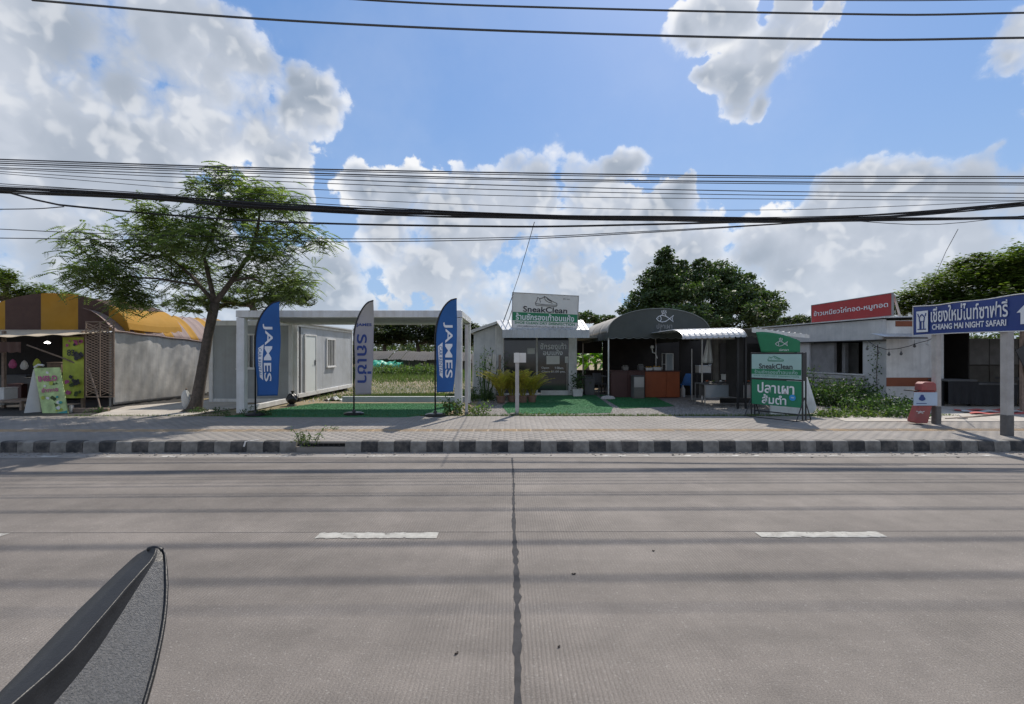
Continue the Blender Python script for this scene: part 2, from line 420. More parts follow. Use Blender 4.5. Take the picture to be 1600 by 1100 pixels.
m_brown = mat('brown_canvas', (.085, .045, .035), .85, .12, 3, dirt=(.12, .075, .055), damt=.4, transl=.15)
m_yellow = mat('yellow_canvas', (.52, .28, .030), .85, .10, 3, dirt=(.38, .24, .07), damt=.4, transl=.3)
m_faded_brown = mat('faded_brown_canvas', (.30, .22, .20), .8, .12, 3, dirt=(.20, .14, .12), damt=.4, transl=.1)
m_cream = mat('cream_awning', (.58, .49, .38), .8, .08, 3, dirt=(.42, .33, .24), damt=.5, transl=.2)
m_wood = mat('worn_wood', (.23, .17, .13), .85, .25, 10, streak=((.12, .09, .07), .5))
m_wood_grey = mat('weathered_board', (.50, .49, .47), .85, .12, 5, dirt=(.25, .24, .22), dscale=3, damt=.6, streak=((.3, .28, .26), .5))
m_tent = mat('tent_canvas_dark', (.062, .070, .066), .8, .12, 3, dirt=(.075, .080, .072), dscale=1.2, damt=.5)
m_tent_top = mat('tent_canvas_top', (.34, .32, .28), .75, .1, 2, dirt=(.20, .18, .15), dscale=1.2, damt=.7, bump=.5, bscale=4)
m_tent_line = mat('tent_edge', (.20, .21, .20), .8)
m_counter = mat('counter_orange', (.28, .065, .018), .5, .12, 4)
m_counter_dk = mat('counter_maroon', (.060, .020, .018), .5, .12, 4)
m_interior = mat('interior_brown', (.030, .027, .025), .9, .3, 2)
m_interior_grey = mat('interior_grey', (.10, .10, .10), .85, .3, 2)
m_boxwhite = mat('foam_white', (.55, .55, .53), .8, .08)
m_glass = mat('showcase_glass', (.25, .28, .30), .1, .05, spec=.8)
m_plaster = mat('white_plaster', (.70, .69, .66), .85, .07, 2, dirt=(.38, .37, .35), dscale=1.6, damt=.6, bump=.3, streak=((.34, .33, .31), .35))
m_plaster_blue = mat('pale_blue_plaster', (.56, .56, .55), .85, .07, 2, dirt=(.33, .35, .36), dscale=1.6, damt=.6, streak=((.3, .32, .33), .35))
m_plaster_grey = mat('bare_plaster', (.27, .265, .26), .9, .15, 2, dirt=(.15, .145, .14), damt=.7)
m_stripe = mat('rust_brown_stripe', (.24, .075, .035), .8, .1, 3)
m_conc_dark = mat('dark_concrete', (.16, .15, .135), .9, .2, 2, dirt=(.09, .08, .07), dscale=1.5, damt=.7)
m_post = mat('concrete_post', (.44, .42, .40), .9, .10, 4, dirt=(.26, .24, .22), dscale=3, damt=.5, bump=.3)
m_post_base = mat('post_base_dark', (.12, .115, .11), .9, .2, 8, bump=.4)
m_binred = mat('bin_red', (.33, .075, .070), .6, .12, 5, dirt=(.22, .10, .085), dscale=6, damt=.6)
m_binblue = mat('bin_poster', (.40, .50, .62), .5, .05, 5)
m_clay = mat('clay_pot', (.20, .12, .09), .85, .2, 6)
m_lime = mat('banner_lime', (.36, .42, .055), .7, .2, 5)
m_teal = mat('banner_teal', (.05, .28, .26), .7, .15, 5)
m_pink = mat('banner_pink', (.40, .08, .20), .7, .12, 8)
m_palegreen = mat('banner_pale_green', (.40, .52, .23), .7, .25, 6)
m_bluelogo = mat('blue_logo', (.03, .28, .62), .6)
m_greentarp = mat('green_tarp', (.02, .33, .20), .5, .15, 2, bump=.6, bscale=5)
m_bluetarp = mat('blue_plastic', (.05, .18, .45), .5, .2, 2)
m_blackplastic = mat('black_bag', (.015, .015, .017), .3, .2, 5)
m_cable = mat('cable_black', (.018, .018, .020), .6, .2)
m_cable_g = mat('cable_grey', (.07, .075, .085), .6, .2)
m_fin = mat('fin_plastic_smooth', (.012, .012, .013), .40, .25, 30, bump=.12, bscale=250, spec=.35)
m_fin_glare = mat('fin_textured_glare', (.055, .054, .053), .42, .5, 200, bump=.5, bscale=330, spec=1.0)  # base lifted and speckled to paint sun glare on the black plastic
m_cloth_red = mat('mat_red', (.45, .10, .09), .9, .1)
m_lamp = mat('lamp_glow', (.9, .9, .85), .4, 0, emit=((1, .97, .9), 12))
m_fabricd = mat('folded_cloth', (.12, .12, .13), .9, .2)

# ================================================================== SETTING
GZ = .17                                               # lot level
def rot_th(o): o.rotation_euler.z = TH; return o
# ground sheet
g = MB()
g.grid(lambda u, v: (-500 + 1000 * u, 12.0 + 900 * v ** 2.2, GZ - .004 + (.35 * v ** 2.2)), 20, 20)
struct(g.build('ground', m_ground))
g = MB().box(-500, 500, -60, -9.5, .1, .15)
struct(g.build('opposite_verge', m_ground))
# road
road = struct(MB().box(-300, 300, -9.5, 8.75, -.30, -.02).build('road', m_base)); rot_th(road)
def slab(x0, x1, y0, y1):
    b = MB(); b.bbox(x0 + .004, x1 - .004, y0 + .003, y1 - .003, -.2, 0.0, .003)
    return b.build('concrete_slab', m_slab, road)
rowsY = [(-9.4, -2.3), (-2.3, 1.2), (1.2, 4.79), (4.79, 8.22)]
for xa in (-290, -40, -20.2, -10.1, .05, 10.2, 20.4, 40):
    xb = {-290: -40, -40: -20.2, -20.2: -10.1, -10.1: .05, .05: 10.2, 10.2: 20.4, 20.4: 40, 40: 290}[xa]
    for ya, yb in rowsY: slab(xa, xb, ya, yb)
def tined():
    """fine crosswise tining of the concrete, as bump in the slab material"""
    n, l = m_slab.node_tree.nodes, m_slab.node_tree.links
    b = n['Principled BSDF']; old = b.inputs['Normal'].links[0].from_node
    tc = n.new('ShaderNodeTexCoord'); w = n.new('ShaderNodeTexWave'); w.wave_type = 'BANDS'; w.bands_direction = 'X'
    w.inputs['Scale'].default_value = 11.5; w.inputs['Distortion'].default_value = 2.2; w.inputs['Detail'].default_value = 4; w.inputs['Detail Scale'].default_value = 2.5
    mp = n.new('ShaderNodeMapping'); mp.inputs['Scale'].default_value = (1, .12, 1)
    l.new(tc.outputs['Object'], mp.inputs[0]); l.new(mp.outputs[0], w.inputs['Vector'])
    nz = n.new('ShaderNodeTexNoise'); nz.inputs['Scale'].default_value = .55; l.new(tc.outputs['Object'], nz.inputs['Vector'])
    mr = n.new('ShaderNodeMapRange'); mr.inputs[1].default_value = .38; mr.inputs[2].default_value = .6; mr.inputs[3].default_value = .12; l.new(nz.outputs[0], mr.inputs[0])
    mu = n.new('ShaderNodeMath'); mu.operation = 'MULTIPLY'; l.new(w.outputs['Fac'], mu.inputs[0]); l.new(mr.outputs[0], mu.inputs[1])
    bp = n.new('ShaderNodeBump'); bp.inputs['Strength'].default_value = .55; bp.inputs['Distance'].default_value = .004
    l.new(mu.outputs[0], bp.inputs['Height']); l.new(bp.outputs[0], old.inputs['Normal'])
    mp3 = n.new('ShaderNodeMapping'); mp3.inputs['Scale'].default_value = (.10, 1.1, 1); l.new(tc.outputs['Object'], mp3.inputs[0])
    tz = n.new('ShaderNodeTexNoise'); tz.inputs['Scale'].default_value = 1.3; tz.inputs['Detail'].default_value = 5; l.new(mp3.outputs[0], tz.inputs['Vector'])
    sp = n.new('ShaderNodeTexNoise'); sp.inputs['Scale'].default_value = 2.2; sp.inputs['Detail'].default_value = 8; sp.inputs['Roughness'].default_value = .72; l.new(tc.outputs['Object'], sp.inputs['Vector'])
    gr = n.new('ShaderNodeTexNoise'); gr.inputs['Scale'].default_value = 130; gr.inputs['Detail'].default_value = 3; l.new(tc.outputs['Object'], gr.inputs['Vector'])
    def mulby(src, fac_socket, a, bb, lo, hi):
        q = n.new('ShaderNodeMapRange'); q.inputs[1].default_value = a; q.inputs[2].default_value = bb; q.inputs[3].default_value = lo; q.inputs[4].default_value = hi; l.new(fac_socket, q.inputs[0])
        v = n.new('ShaderNodeVectorMath'); v.operation = 'SCALE'; l.new(src, v.inputs[0]); l.new(q.outputs[0], v.inputs['Scale']); return v.outputs[0]
    c0 = b.inputs['Base Color'].links[0].from_socket
    c0 = mulby(c0, tz.outputs[0], .35, .65, .84, 1.12); c0 = mulby(c0, sp.outputs[0], .35, .68, .86, 1.12); c0 = mulby(c0, gr.outputs[0], .32, .68, .72, 1.28)
    l.new(c0, b.inputs['Base Color'])
    # the grooves are darker in colour
    src = b.inputs['Base Color'].links[0].from_socket
    mx = n.new('ShaderNodeMix'); mx.data_type = 'RGBA'; mx.blend_type = 'MULTIPLY'
    m2 = n.new('ShaderNodeMapRange'); m2.inputs[1].default_value = .0; m2.inputs[2].default_value = .5; m2.inputs[3].default_value = .32; m2.inputs[4].default_value = 0
    l.new(w.outputs['Fac'], m2.inputs[0])
    mm = n.new('ShaderNodeMath'); mm.operation = 'MULTIPLY'; l.new(m2.outputs[0], mm.inputs[0]); l.new(mr.outputs[0], mm.inputs[1])
    l.new(mm.outputs[0], mx.inputs[0]); l.new(src, mx.inputs[6]); mx.inputs[7].default_value = (.35, .33, .31, 1); l.new(mx.outputs[2], b.inputs['Base Color'])
tined()
# bitumen in the cross joint, ragged edges, wider towards the viewer
b = MB(); N = 150; L_, R_ = [], []
for i in range(N + 1):
    y = .2 + (8.2 - .2) * i / N
    w = .012 + .013 * max(0, 1 - (y - 1.2) / 5) + .004 * math.sin(y * 9) + .003 * math.sin(y * 31) + random.uniform(-.004, .007)
    cx = .05 + .006 * math.sin(y * 2.1) + random.uniform(-.002, .002)
    L_.append((cx - w, y, .004)); R_.append((cx + w * random.uniform(.8, 1.2), y, .004))
b.add(L_ + R_, [(i, N + 1 + i, N + 2 + i, i + 1) for i in range(N)])
b.build('joint_seal', m_bitumen, road)
for (x0, x1) in ((-7.6, -5.01), (-1.9, -.713), (2.47, 3.71), (6.85, 8.03)):
    if x0 < -7: x0 = -6.2
    b = MB(); n = 30; lo = [(x0 + (x1 - x0) * i / n, 4.625 + random.uniform(-.012, .008), .005) for i in range(n + 1)]
    hi = [(x0 + (x1 - x0) * i / n, 4.765 + random.uniform(-.01, .012), .005) for i in range(n + 1)]
    b.add(lo + hi, [(i, i + 1, n + 2 + i, n + 1 + i) for i in range(n)]); b.build('lane_dash', m_paint, road)
gut = MB().box(-60, 60, 8.225, 8.66, -.2, .004).build('gutter', m_gutter, road)
b = MB().grid(lambda u, v: (-30 + 60 * u, 8.28 + .10 * v, .008), 60, 1); b.build('edge_line', m_paint_faint, road)
# small litter on the road: leaves and grit
b = MB()
for i in range(900):
    x = random.uniform(-14, 14); y = 8.66 - abs(random.gauss(0, .16)); s_ = random.uniform(.006, .028)
    b.box(x, x + s_ * random.uniform(.6, 2), y, y + s_, .004, .004 + s_ * .5)
stuff(b.build('gutter_grit', m_gutter, road))
for px, py, w in ((1025, 862, .022), (900, 898, .036), (717, 1022, .028), (877, 1012, .018)):
    Y = H * F / (py - 553); p = P(px, py, Y)
    b = MB(); a = random.uniform(-.6, .6); w *= .5
    q = [Vector((math.cos(t) * w, math.sin(t) * w * .35, .006 + .006 * math.sin(t * 2))) for t in [k * math.pi / 4 for k in range(8)]]
    q = [Matrix.Rotation(a, 3, 'Z') @ v + Vector((p.x, p.y, 0)) for v in q]
    b.prism(q, (0, 0, .003)); b.build('dead_leaf', m_bark, road)

# kerb of single black and white painted stones
kerb = struct(MB().box(-80, 80, 8.68, 8.80, -.2, .10).build('kerb', m_gutter)); rot_th(kerb)
kb = MB(); kb.v = []
def kerbmesh(name, m):
    me = MB(); L = .292
    prof = [(0, -.05), (-.005, .05), (.005, .18), (.02, .198), (.04, .203), (.15, .203), (.15, -.05)]
    vs = [(x, y, z) for x in (-L / 2, L / 2) for y, z in prof]; n = len(prof)
    fs = [(i, (i + 1) % n, (i + 1) % n + n, i + n) for i in range(n)] + [tuple(range(n - 1, -1, -1)), tuple(range(n, 2 * n))]
    d = bpy.data.meshes.new(name); d.from_pydata(vs, [], fs); d.materials.append(m); d.update(); return d
kB, kW = kerbmesh('kerb_stone', m_kerb_black), kerbmesh('kerb_stone', m_kerb_white)
DR0, DR1 = -3.72, -3.10                                # drain mouth in the kerb
for i in range(-62, 63):
    x = .12 + i * .298
    if DR0 - .1 < x < DR1 + .1: continue
    piece(kB if i % 2 else kW, 'kerb_stone', kerb, (x, 8.665 + random.uniform(-.004, .004), random.uniform(-.003, .002)), rot=(random.uniform(-.01, .01), 0, random.uniform(-.012, .012)))
b = MB().box(DR0 - .10, DR1 + .10, 8.665, 8.81, .165, .205); b.build('drain_lintel', m_gutter, kerb, bevel=.008)
b = MB().box(DR0 - .1, DR1 + .1, 8.74, 8.80, -.05, .163); b.build('drain_mouth', m_dark, kerb)
for k in range(7):
    x = DR0 + .02 + k * (DR1 - DR0 - .04) / 6
    MB().tube([(x, 8.69, -.02), (x, 8.69, .17)], .008, 6).build('grate_bar', m_blacksteel, kerb)
b = MB().prism([(-4.86, 8.655, .11), (-4.83, 8.655, .20), (-4.80, 8.655, .206), (-4.83, 8.655, .11)], (0, .01, 0)); b.prism([(-4.84, 8.66, .204), (-4.80, 8.66, .204), (-4.64, 8.80, .207), (-4.68, 8.80, .207)], (0, 0, .004)); b.build('paint_mark', m_white, kerb)

# pavement: a bed with single pavers on it
side = struct(MB().box(-80, 80, 8.80, 12.25, -.2, .1955).build('pavement', m_paver)); rot_th(side)
pv, pf = [], []
def paver(x0, x1, y0, y1, z, hz=.0005):
    b = len(pv); e = .002
    dz = [z + random.uniform(-hz, hz) * .5 for _ in range(4)]
    pv.extend([(x0, y0, .195), (x1, y0, .195), (x1, y1, .195), (x0, y1, .195),
               (x0 + e, y0 + e, dz[0]), (x1 - e, y0 + e, dz[1]), (x1 - e, y1 - e, dz[2]), (x0 + e, y1 - e, dz[3])])
    pf.extend([(b + 4, b + 5, b + 6, b + 7), (b, b + 1, b + 5, b + 4), (b + 1, b + 2, b + 6, b + 5), (b + 2, b + 3, b + 7, b + 6), (b + 3, b, b + 4, b + 7)])
GX, GY = .12, .235
for i in range(int(-16 / GX), int(17 / GX)):
    for seg in ((8.815, 9.80), (10.11, 12.24)):
        y = seg[0] - (GY / 2 if i % 2 else 0)
        while y < seg[1]:
            y0, y1 = max(y, seg[0]), min(y + GY - .005, seg[1])
            if y1 - y0 > .03:
                sag = .0006 * math.sin(i * .05 + y)
                paver(i * GX, i * GX + GX - .003, y0, y1, .1975 + sag)
            y += GY
o = npmesh('paver', np.array(pv, float), np.array(pf), m_paver, side); stuff(o)
tm = []
for k in range(3):
    b = MB(); b.bbox(-.147, .147, -.147, .147, -.03, .004, .005)
    for q in range(5):
        b.box(-.13, .13, -.125 + q * .056, -.10 + q * .056, .004, .008)
    d = bpy.data.meshes.new('tactile_tile'); d.from_pydata(b.v, [], b.f); d.materials.append(m_tactile); tm.append(d)
for i in range(-52, 56):
    piece(tm[i % 3], 'tactile_tile', side, (i * .3, 9.955, .196 + random.uniform(-.001, .001)), rot=(random.uniform(-.004, .004), random.uniform(-.004, .004), random.uniform(-.01, .01)))

# forecourt, path and turf
def sheet(name, pts, z, m, th=.0):
    b = MB(); b.prism([(x, y, z) for x, y in pts], (0, 0, -max(th, .003))); return b.build(name, m)
def ragged(x0, x1, y0, y1, j=.05, n=40):
    return [(x0 + (x1 - x0) * i / n, y0 + random.uniform(-j, j)) for i in range(n + 1)] + [(x1 + (x0 - x1) * i / n, y1 + random.uniform(-j, j)) for i in range(n + 1)]
struct(sheet('gravel_forecourt', ragged(-1.15, 11.6, 12.15, 21.5, .06), GZ + .012, m_gravel_ground))
struct(sheet('path', [(-10.95, 12.3), (-8.5, 12.3), (-8.1, 14.9), (-10.3, 16.8), (-11.8, 14.5)], GZ + .030, m_path, .02))
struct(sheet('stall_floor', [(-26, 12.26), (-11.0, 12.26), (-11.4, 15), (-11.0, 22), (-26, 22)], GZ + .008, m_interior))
struct(sheet('concrete_apron', [(7.9, 11.2), (30, 11.2), (30, 15), (11.9, 14.95), (11.2, 12.5), (8.1, 12.3)], GZ + .040, m_path, .02))
# gravel stones that can be seen as grains
def scatter_stones(name, n, xf, yf, z, smin, smax, m):
    cx, cy = xf(n), yf(n); s_ = rng.uniform(smin, smax, n)
    oc = np.array([(1, 0, 0), (0, 1, 0), (-1, 0, 0), (0, -1, 0), (0, 0, .8), (0, 0, -.3)], float)
    fc = np.array([(0, 1, 4), (1, 2, 4), (2, 3, 4), (3, 0, 4)])
    a = rng.uniform(0, 6.28, n); ca, sa = np.cos(a), np.sin(a)
    v = oc[None] * (s_[:, None, None] * rng.uniform(.7, 1.3, (n, 6, 1)))
    x = v[..., 0] * ca[:, None] - v[..., 1] * sa[:, None] + cx[:, None]; y = v[..., 0] * sa[:, None] + v[..., 1] * ca[:, None] + cy[:, None]
    vv = np.stack([x, y, v[..., 2] + z], -1).reshape(-1, 3)
    ff = (fc[None] + 6 * np.arange(n)[:, None, None]).reshape(-1, 3)
    return stuff(npmesh(name, vv, ff, m))
U = lambda a, b: (lambda n: rng.uniform(a, b, n))
scatter_stones('gravel', 26000, U(-1.1, 11.0), lambda n: 12.2 + rng.beta(1, 2.2, n) * 4.5, GZ + .012, .008, .024, m_stone)
scatter_stones('rubble', 1800, U(-9, 0), lambda n: 15.9 + rng.beta(1, 1.6, n) * 12, GZ, .01, .05, m_stone)

# ================================================================== FOLIAGE TOOLS
def leaf_quads(cent, size, flat=.5, aspect=.5, droop=0.0):
    """one rhombus leaf per centre, tilted at random (flat = how level they lie)"""
    n = len(cent)
    nrm = rng.normal(0, 1, (n, 3)); nrm /= np.linalg.norm(nrm, axis=1)[:, None]
    nrm = nrm * (1 - flat) + np.array([0, 0, 1.]) * flat; nrm /= np.linalg.norm(nrm, axis=1)[:, None]
    t = rng.normal(0, 1, (n, 3)); t[:, 2] -= droop; t -= nrm * (t * nrm).sum(1)[:, None]; t /= np.linalg.norm(t, axis=1)[:, None]
    w = np.cross(nrm, t)
    s_ = size * rng.uniform(.6, 1.35, n)[:, None]
    v = np.stack([cent - t * s_ * .5, cent + w * s_ * aspect * .5, cent + t * s_ * .5, cent - w * s_ * aspect * .5], 1).reshape(-1, 3)
    return v, (np.arange(n * 4).reshape(n, 4))
def crown_points(blobs, n, clump=.5, shell=.55, clumps_per=40):
    """blobs: (centre, radii) ; points gather in clumps near each blob's skin"""
    vol = np.array([b[1][0] * b[1][2] for b in blobs]); share = (vol / vol.sum() * n).astype(int)
    out = []
    for (c, r), k in zip(blobs, share):
        if k < 4: continue
        c, r = np.array(c), np.array(r)
        m_ = max(4, min(clumps_per, k // 12))
        d = rng.normal(0, 1, (m_, 3)); d /= np.linalg.norm(d, axis=1)[:, None]
        rad = shell + (1 - shell) * rng.uniform(0, 1, (m_, 1)) ** .6
        cc = c + d * rad * r * 0.92
        idx = rng.integers(0, m_, k)
        g_ = rng.normal(0, 1, (k, 3)) * clump * r.min() * .42 * np.array([1.15, 1.15, .6])
        out.append(cc[idx] + g_)
    return np.concatenate(out)
def limbs(b, root, targets, r0, wig=.12, n0=5, step=.35):
    """branches that grow from root nodes to the targets, nearest node first; pipe-model radii"""
    nodes = [Vector(p) for p in root]; par = list(range(-1, len(nodes) - 1)); first = len(nodes)
    tg = sorted([Vector(t) for t in targets], key=lambda t: (t - nodes[-1]).length)
    ends = []
    for t in tg:
        j = min(range(first // 2, len(nodes)), key=lambda q: (nodes[q] - t).length + .35 * max(0, nodes[q].z - t.z) * 2)
        p = nodes[j]; k = max(1, int((t - p).length / step)); prev = j
        for q in range(1, k + 1):
            f = q / k
            pt = p.lerp(t, f) + Vector((random.gauss(0, wig), random.gauss(0, wig), random.gauss(0, wig * .6))) * (1 if q < k else 0) * min(1, (t - p).length) * .5
            pt.z += .10 * (t - p).length * math.sin(f * math.pi)
            nodes.append(pt); par.append(prev); prev = len(nodes) - 1
        ends.append(prev)
    area = [0.0] * len(nodes)
    for e in ends:
        q = e
        while q >= 0: area[q] += 1; q = par[q]
    mx = max(area)
    rad = lambda q: r0 * max(.045, (area[q] / mx) ** .52)
    for q in range(first, len(nodes)):
        if area[q] == 0: continue
        b.tube([nodes[par[q]], nodes[q]], [rad(par[q]) * .97 if par[q] >= first else rad(q) * 1.15, rad(q)], n0, cap=False)
    return nodes

def bg_tree(name, label, cx, Y, blobs, n, leaf, m, trunk_r=.3, depth=1.0, group=None, flat=.5, clump=.5, limb_n=26, trunk_to=None, lean=0, clumps_per=60):
    """blobs in photo pixels at distance Y: (px, py, rx, ry, dY)"""
    B = []
    for bl in blobs:
        px, py, rx, ry = bl[:4]; dy = bl[4] if len(bl) > 4 else 0
        c = P(px, py, Y); c.y += dy
        B.append((tuple(c), (rx / F * Y, max(rx, ry) / F * Y * depth, ry / F * Y)))
    base = Vector((PX(cx, Y), Y, GZ - .1))
    t = thing(name, base, label, 'tree', group)
    top = sum((Vector(c) for c, r in B), Vector()) / len(B)
    zt = trunk_to if trunk_to else base.z + (top.z - base.z) * .45
    f = base.lerp(Vector((top.x, top.y, zt)), 1.0); f = Vector((base.x + (top.x - base.x) * .25 + lean, base.y, zt))
    tb = MB(); pts = [base.lerp(f, k / 6) + Vector((random.gauss(0, .05), random.gauss(0, .05), 0)) for k in range(7)]
    tb.tube(pts, [trunk_r * (1.25 - .5 * k / 6) for k in range(7)], 9); tb.build('trunk', m_bark, t, smooth=True)
    pc = crown_points(B, n, clump, clumps_per=clumps_per)
    lb = MB(); tg = [Vector(pc[i]) for i in rng.integers(0, len(pc), limb_n)]
    limbs(lb, [pts[3], pts[-1]], tg, trunk_r * .8, step=max(.5, Y * .03)); lb.build('branches', m_bark, t)
    v, fc = leaf_quads(pc, leaf, flat)
    stuff(npmesh('crown', v, fc, m, t))
    return t

def weeds(name, label, cat, c, rx, ry, h, n, leaf, m, group=None, kind=None, z=GZ, stems=True):
    """a low plant or bush: stems carrying small leaves"""
    t = thing(name, (c[0], c[1], z), label, cat, group)
    ns = max(4, n // 22); sb = MB(); cen = []
    for k in range(ns):
        a = random.uniform(0, 6.28); q = random.random() ** .5
        bx, by = c[0] + rx * q * math.cos(a) * .8, c[1] + ry * q * math.sin(a) * .8
        hh = h * (1 - .45 * q * q) * random.uniform(.5, 1.05)
        tip = Vector((bx + random.gauss(0, .25) * hh + rx * .2 * math.cos(a), by + random.gauss(0, .25) * hh, z + hh))
        p0 = Vector((bx, by, z - .02)); mid = p0.lerp(tip, .55) + Vector((0, 0, .08 * hh))
        if stems: sb.tube([p0, mid, tip], [.006 + .006 * h, .005 + .004 * h, .003], 4, cap=False)
        for j in range(22):
            f = random.uniform(.15, 1.0); p = p0.lerp(mid, f * 2) if f < .5 else mid.lerp(tip, f * 2 - 1)
            cen.append(p + Vector((random.gauss(0, 1), random.gauss(0, 1), random.gauss(0, .6))) * leaf * 1.1)
    if stems: sb.build('stem', m, t)
    v, f = leaf_quads(np.array([tuple(p) for p in cen]), leaf, .35, .5)
    stuff(npmesh('foliage', v, f, m, t))
    return t
def grass_patch(name, n, xf, yf, hmin, hmax, m, z=GZ, lab=None):
    cx, cy = xf(n), yf(n); h_ = rng.uniform(hmin, hmax, n); a = rng.uniform(0, 6.28, n); lean = rng.normal(0, .45, (n, 2)) * h_[:, None]
    w = h_ * .07 + .004; dx, dy = np.cos(a) * w, np.sin(a) * w
    z0 = np.full(n, z)
    v = np.stack([np.stack([cx - dx, cy - dy, z0], -1), np.stack([cx + dx, cy + dy, z0], -1),
                  np.stack([cx + lean[:, 0], cy + lean[:, 1], z0 + h_], -1)], 1).reshape(-1, 3)
    o = npmesh(name, v, np.arange(3 * n).reshape(n, 3), m); stuff(o)
    if lab: o['label'] = lab
    return o

# ================================================================== THE STREET TREE
YT = 13.3
tb_ = P(303, 641, YT); tb_.z = GZ - .05
tree = thing('street_tree', tb_, 'feathery green street tree with leaning trunk standing before the grey tarpaulin wall', 'tree')
b = MB()
tp = [P(303, 643, YT), P(308, 625, YT), P(314, 590, YT), P(320, 555, YT), P(326, 520, YT), P(332, 492, YT), P(336, 474, YT)]
trr = [.20, .155, .140, .130, .120, .125, .115]
b.tube(tp, trr, 12)
for a in range(7):
    an = a * .9 + .3
    b.tube([tp[1] + Vector((0, 0, -.02)), tp[0] + Vector((.16 * math.cos(an), .16 * math.sin(an), .05)), tp[0] + Vector((.42 * math.cos(an), .42 * math.sin(an), -.05))], [.10, .07, .03], 6)
b.build('trunk', m_bark, tree, smooth=True)
blobs = [(352, 285, 34, 24, 0), (300, 290, 24, 12, .3), (400, 305, 60, 24, .2), (450, 325, 42, 20, -.4), (345, 320, 60, 22, .5),
         (300, 350, 100, 26, 0), (215, 360, 60, 22, .4), (180, 385, 55, 20, -.5), (240, 395, 70, 24, .8), (150, 420, 55, 20, 0), (200, 435, 70, 20, -.8), (125, 432, 36, 14, .2),
         (260, 430, 50, 20, .9), (190, 460, 60, 18, .3), (240, 470, 40, 14, -.5), (330, 390, 70, 22, -1.0), (390, 360, 60, 22, .8), (460, 355, 35, 16, .3), (495, 375, 24, 9, 0),
         (420, 395, 60, 22, -.6), (455, 430, 35, 20, .3), (400, 430, 60, 20, .9), (460, 455, 28, 12, 0), (430, 466, 48, 12, -.3), (350, 425, 45, 16, .5), (300, 470, 30, 10, -.6)]
Bl = []
for px, py, rx, ry, dy in blobs:
    c = P(px, py, YT); c.y += dy; Bl.append((tuple(c), (rx / F * YT, rx / F * YT * .9, ry / F * YT)))
ends = []
for c, r in Bl:
    k = max(6, int(r[0] * r[2] * 58))
    d = rng.normal(0, 1, (k, 3)); d /= np.linalg.norm(d, axis=1)[:, None]
    ends.append(np.array(c) + d * np.array(r) * rng.uniform(.35, .95, (k, 1)))
ends = np.concatenate(ends)
b = MB()
fork = tp[-1]
def limb(px, py, dy, r0, r1, fr=fork):
    e = P(px, py, YT); e.y += dy; m_ = fr.lerp(e, .5) + Vector((random.gauss(0, .06), random.gauss(0, .1), .10))
    pts = [fr, fr.lerp(m_, .5), m_, m_.lerp(e, .5) + Vector((0, 0, .03)), e]
    b.tube(pts, [r0 + (r1 - r0) * i / 4 for i in range(5)], 8, cap=False); return e
a1 = limb(385, 395, .2, .085, .055); a2 = limb(325, 400, -.2, .070, .045); a3 = limb(270, 415, .4, .065, .035)
a4 = limb(400, 330, .2, .050, .030, a1); a5 = limb(352, 315, 0, .04, .02, a2); a6 = limb(210, 380, 0, .036, .018, a3); a7 = limb(420, 445, -.3, .045, .02, a1.lerp(fork, .55)); a8 = limb(200, 440, -.5, .04, .018, fork.lerp(a3, .5))
nodes = limbs(b, [fork.lerp(a1, .4), a1, fork.lerp(a2, .5), a2, a3, a4, a5, a6, a7, a8, a1.lerp(a4, .5), a2.lerp(a5, .5), a3.lerp(a6, .5)], [tuple(e) for e in ends], .05, wig=.13, n0=4, step=.28)
b.build('branches', m_bark, tree)
# pinnate leaves: a drooping midrib with paired leaflets
base_ = np.repeat(ends, 11, axis=0) + rng.normal(0, .15, (len(ends) * 11, 3)); print('ends', len(ends))
n = len(base_); L = rng.uniform(.26, .46, n)
a = rng.uniform(0, 6.28, n); dirh = np.stack([np.cos(a), np.sin(a), rng.normal(-.12, .28, n)], -1); dirh /= np.linalg.norm(dirh, axis=1)[:, None]
sidev = np.cross(dirh, np.array([0, 0, 1.])); sidev /= np.linalg.norm(sidev, axis=1)[:, None]
K = 9; vs = []
for k in range(K):
    t_ = (k + .5) / K
    p = base_ + dirh * (L * t_)[:, None]; p[:, 2] -= (L * .34 * t_ ** 2)
    for sgn in (-1, 1):
        ln = L * .27 * (1 - .35 * abs(t_ - .45) * 2)
        ax = sidev * sgn + dirh * .45; ax[:, 2] -= .35; ax /= np.linalg.norm(ax, axis=1)[:, None]
        q = p + ax * ln[:, None]; md = (p + q) / 2; w = dirh * (ln * .27)[:, None]
        vs.append(np.stack([p, md + w, q, md - w], 1))
V = np.stack(vs, 1).reshape(-1, 3)
stuff(npmesh('crown', V, np.arange(len(V)).reshape(-1, 4), m_leafA, tree))

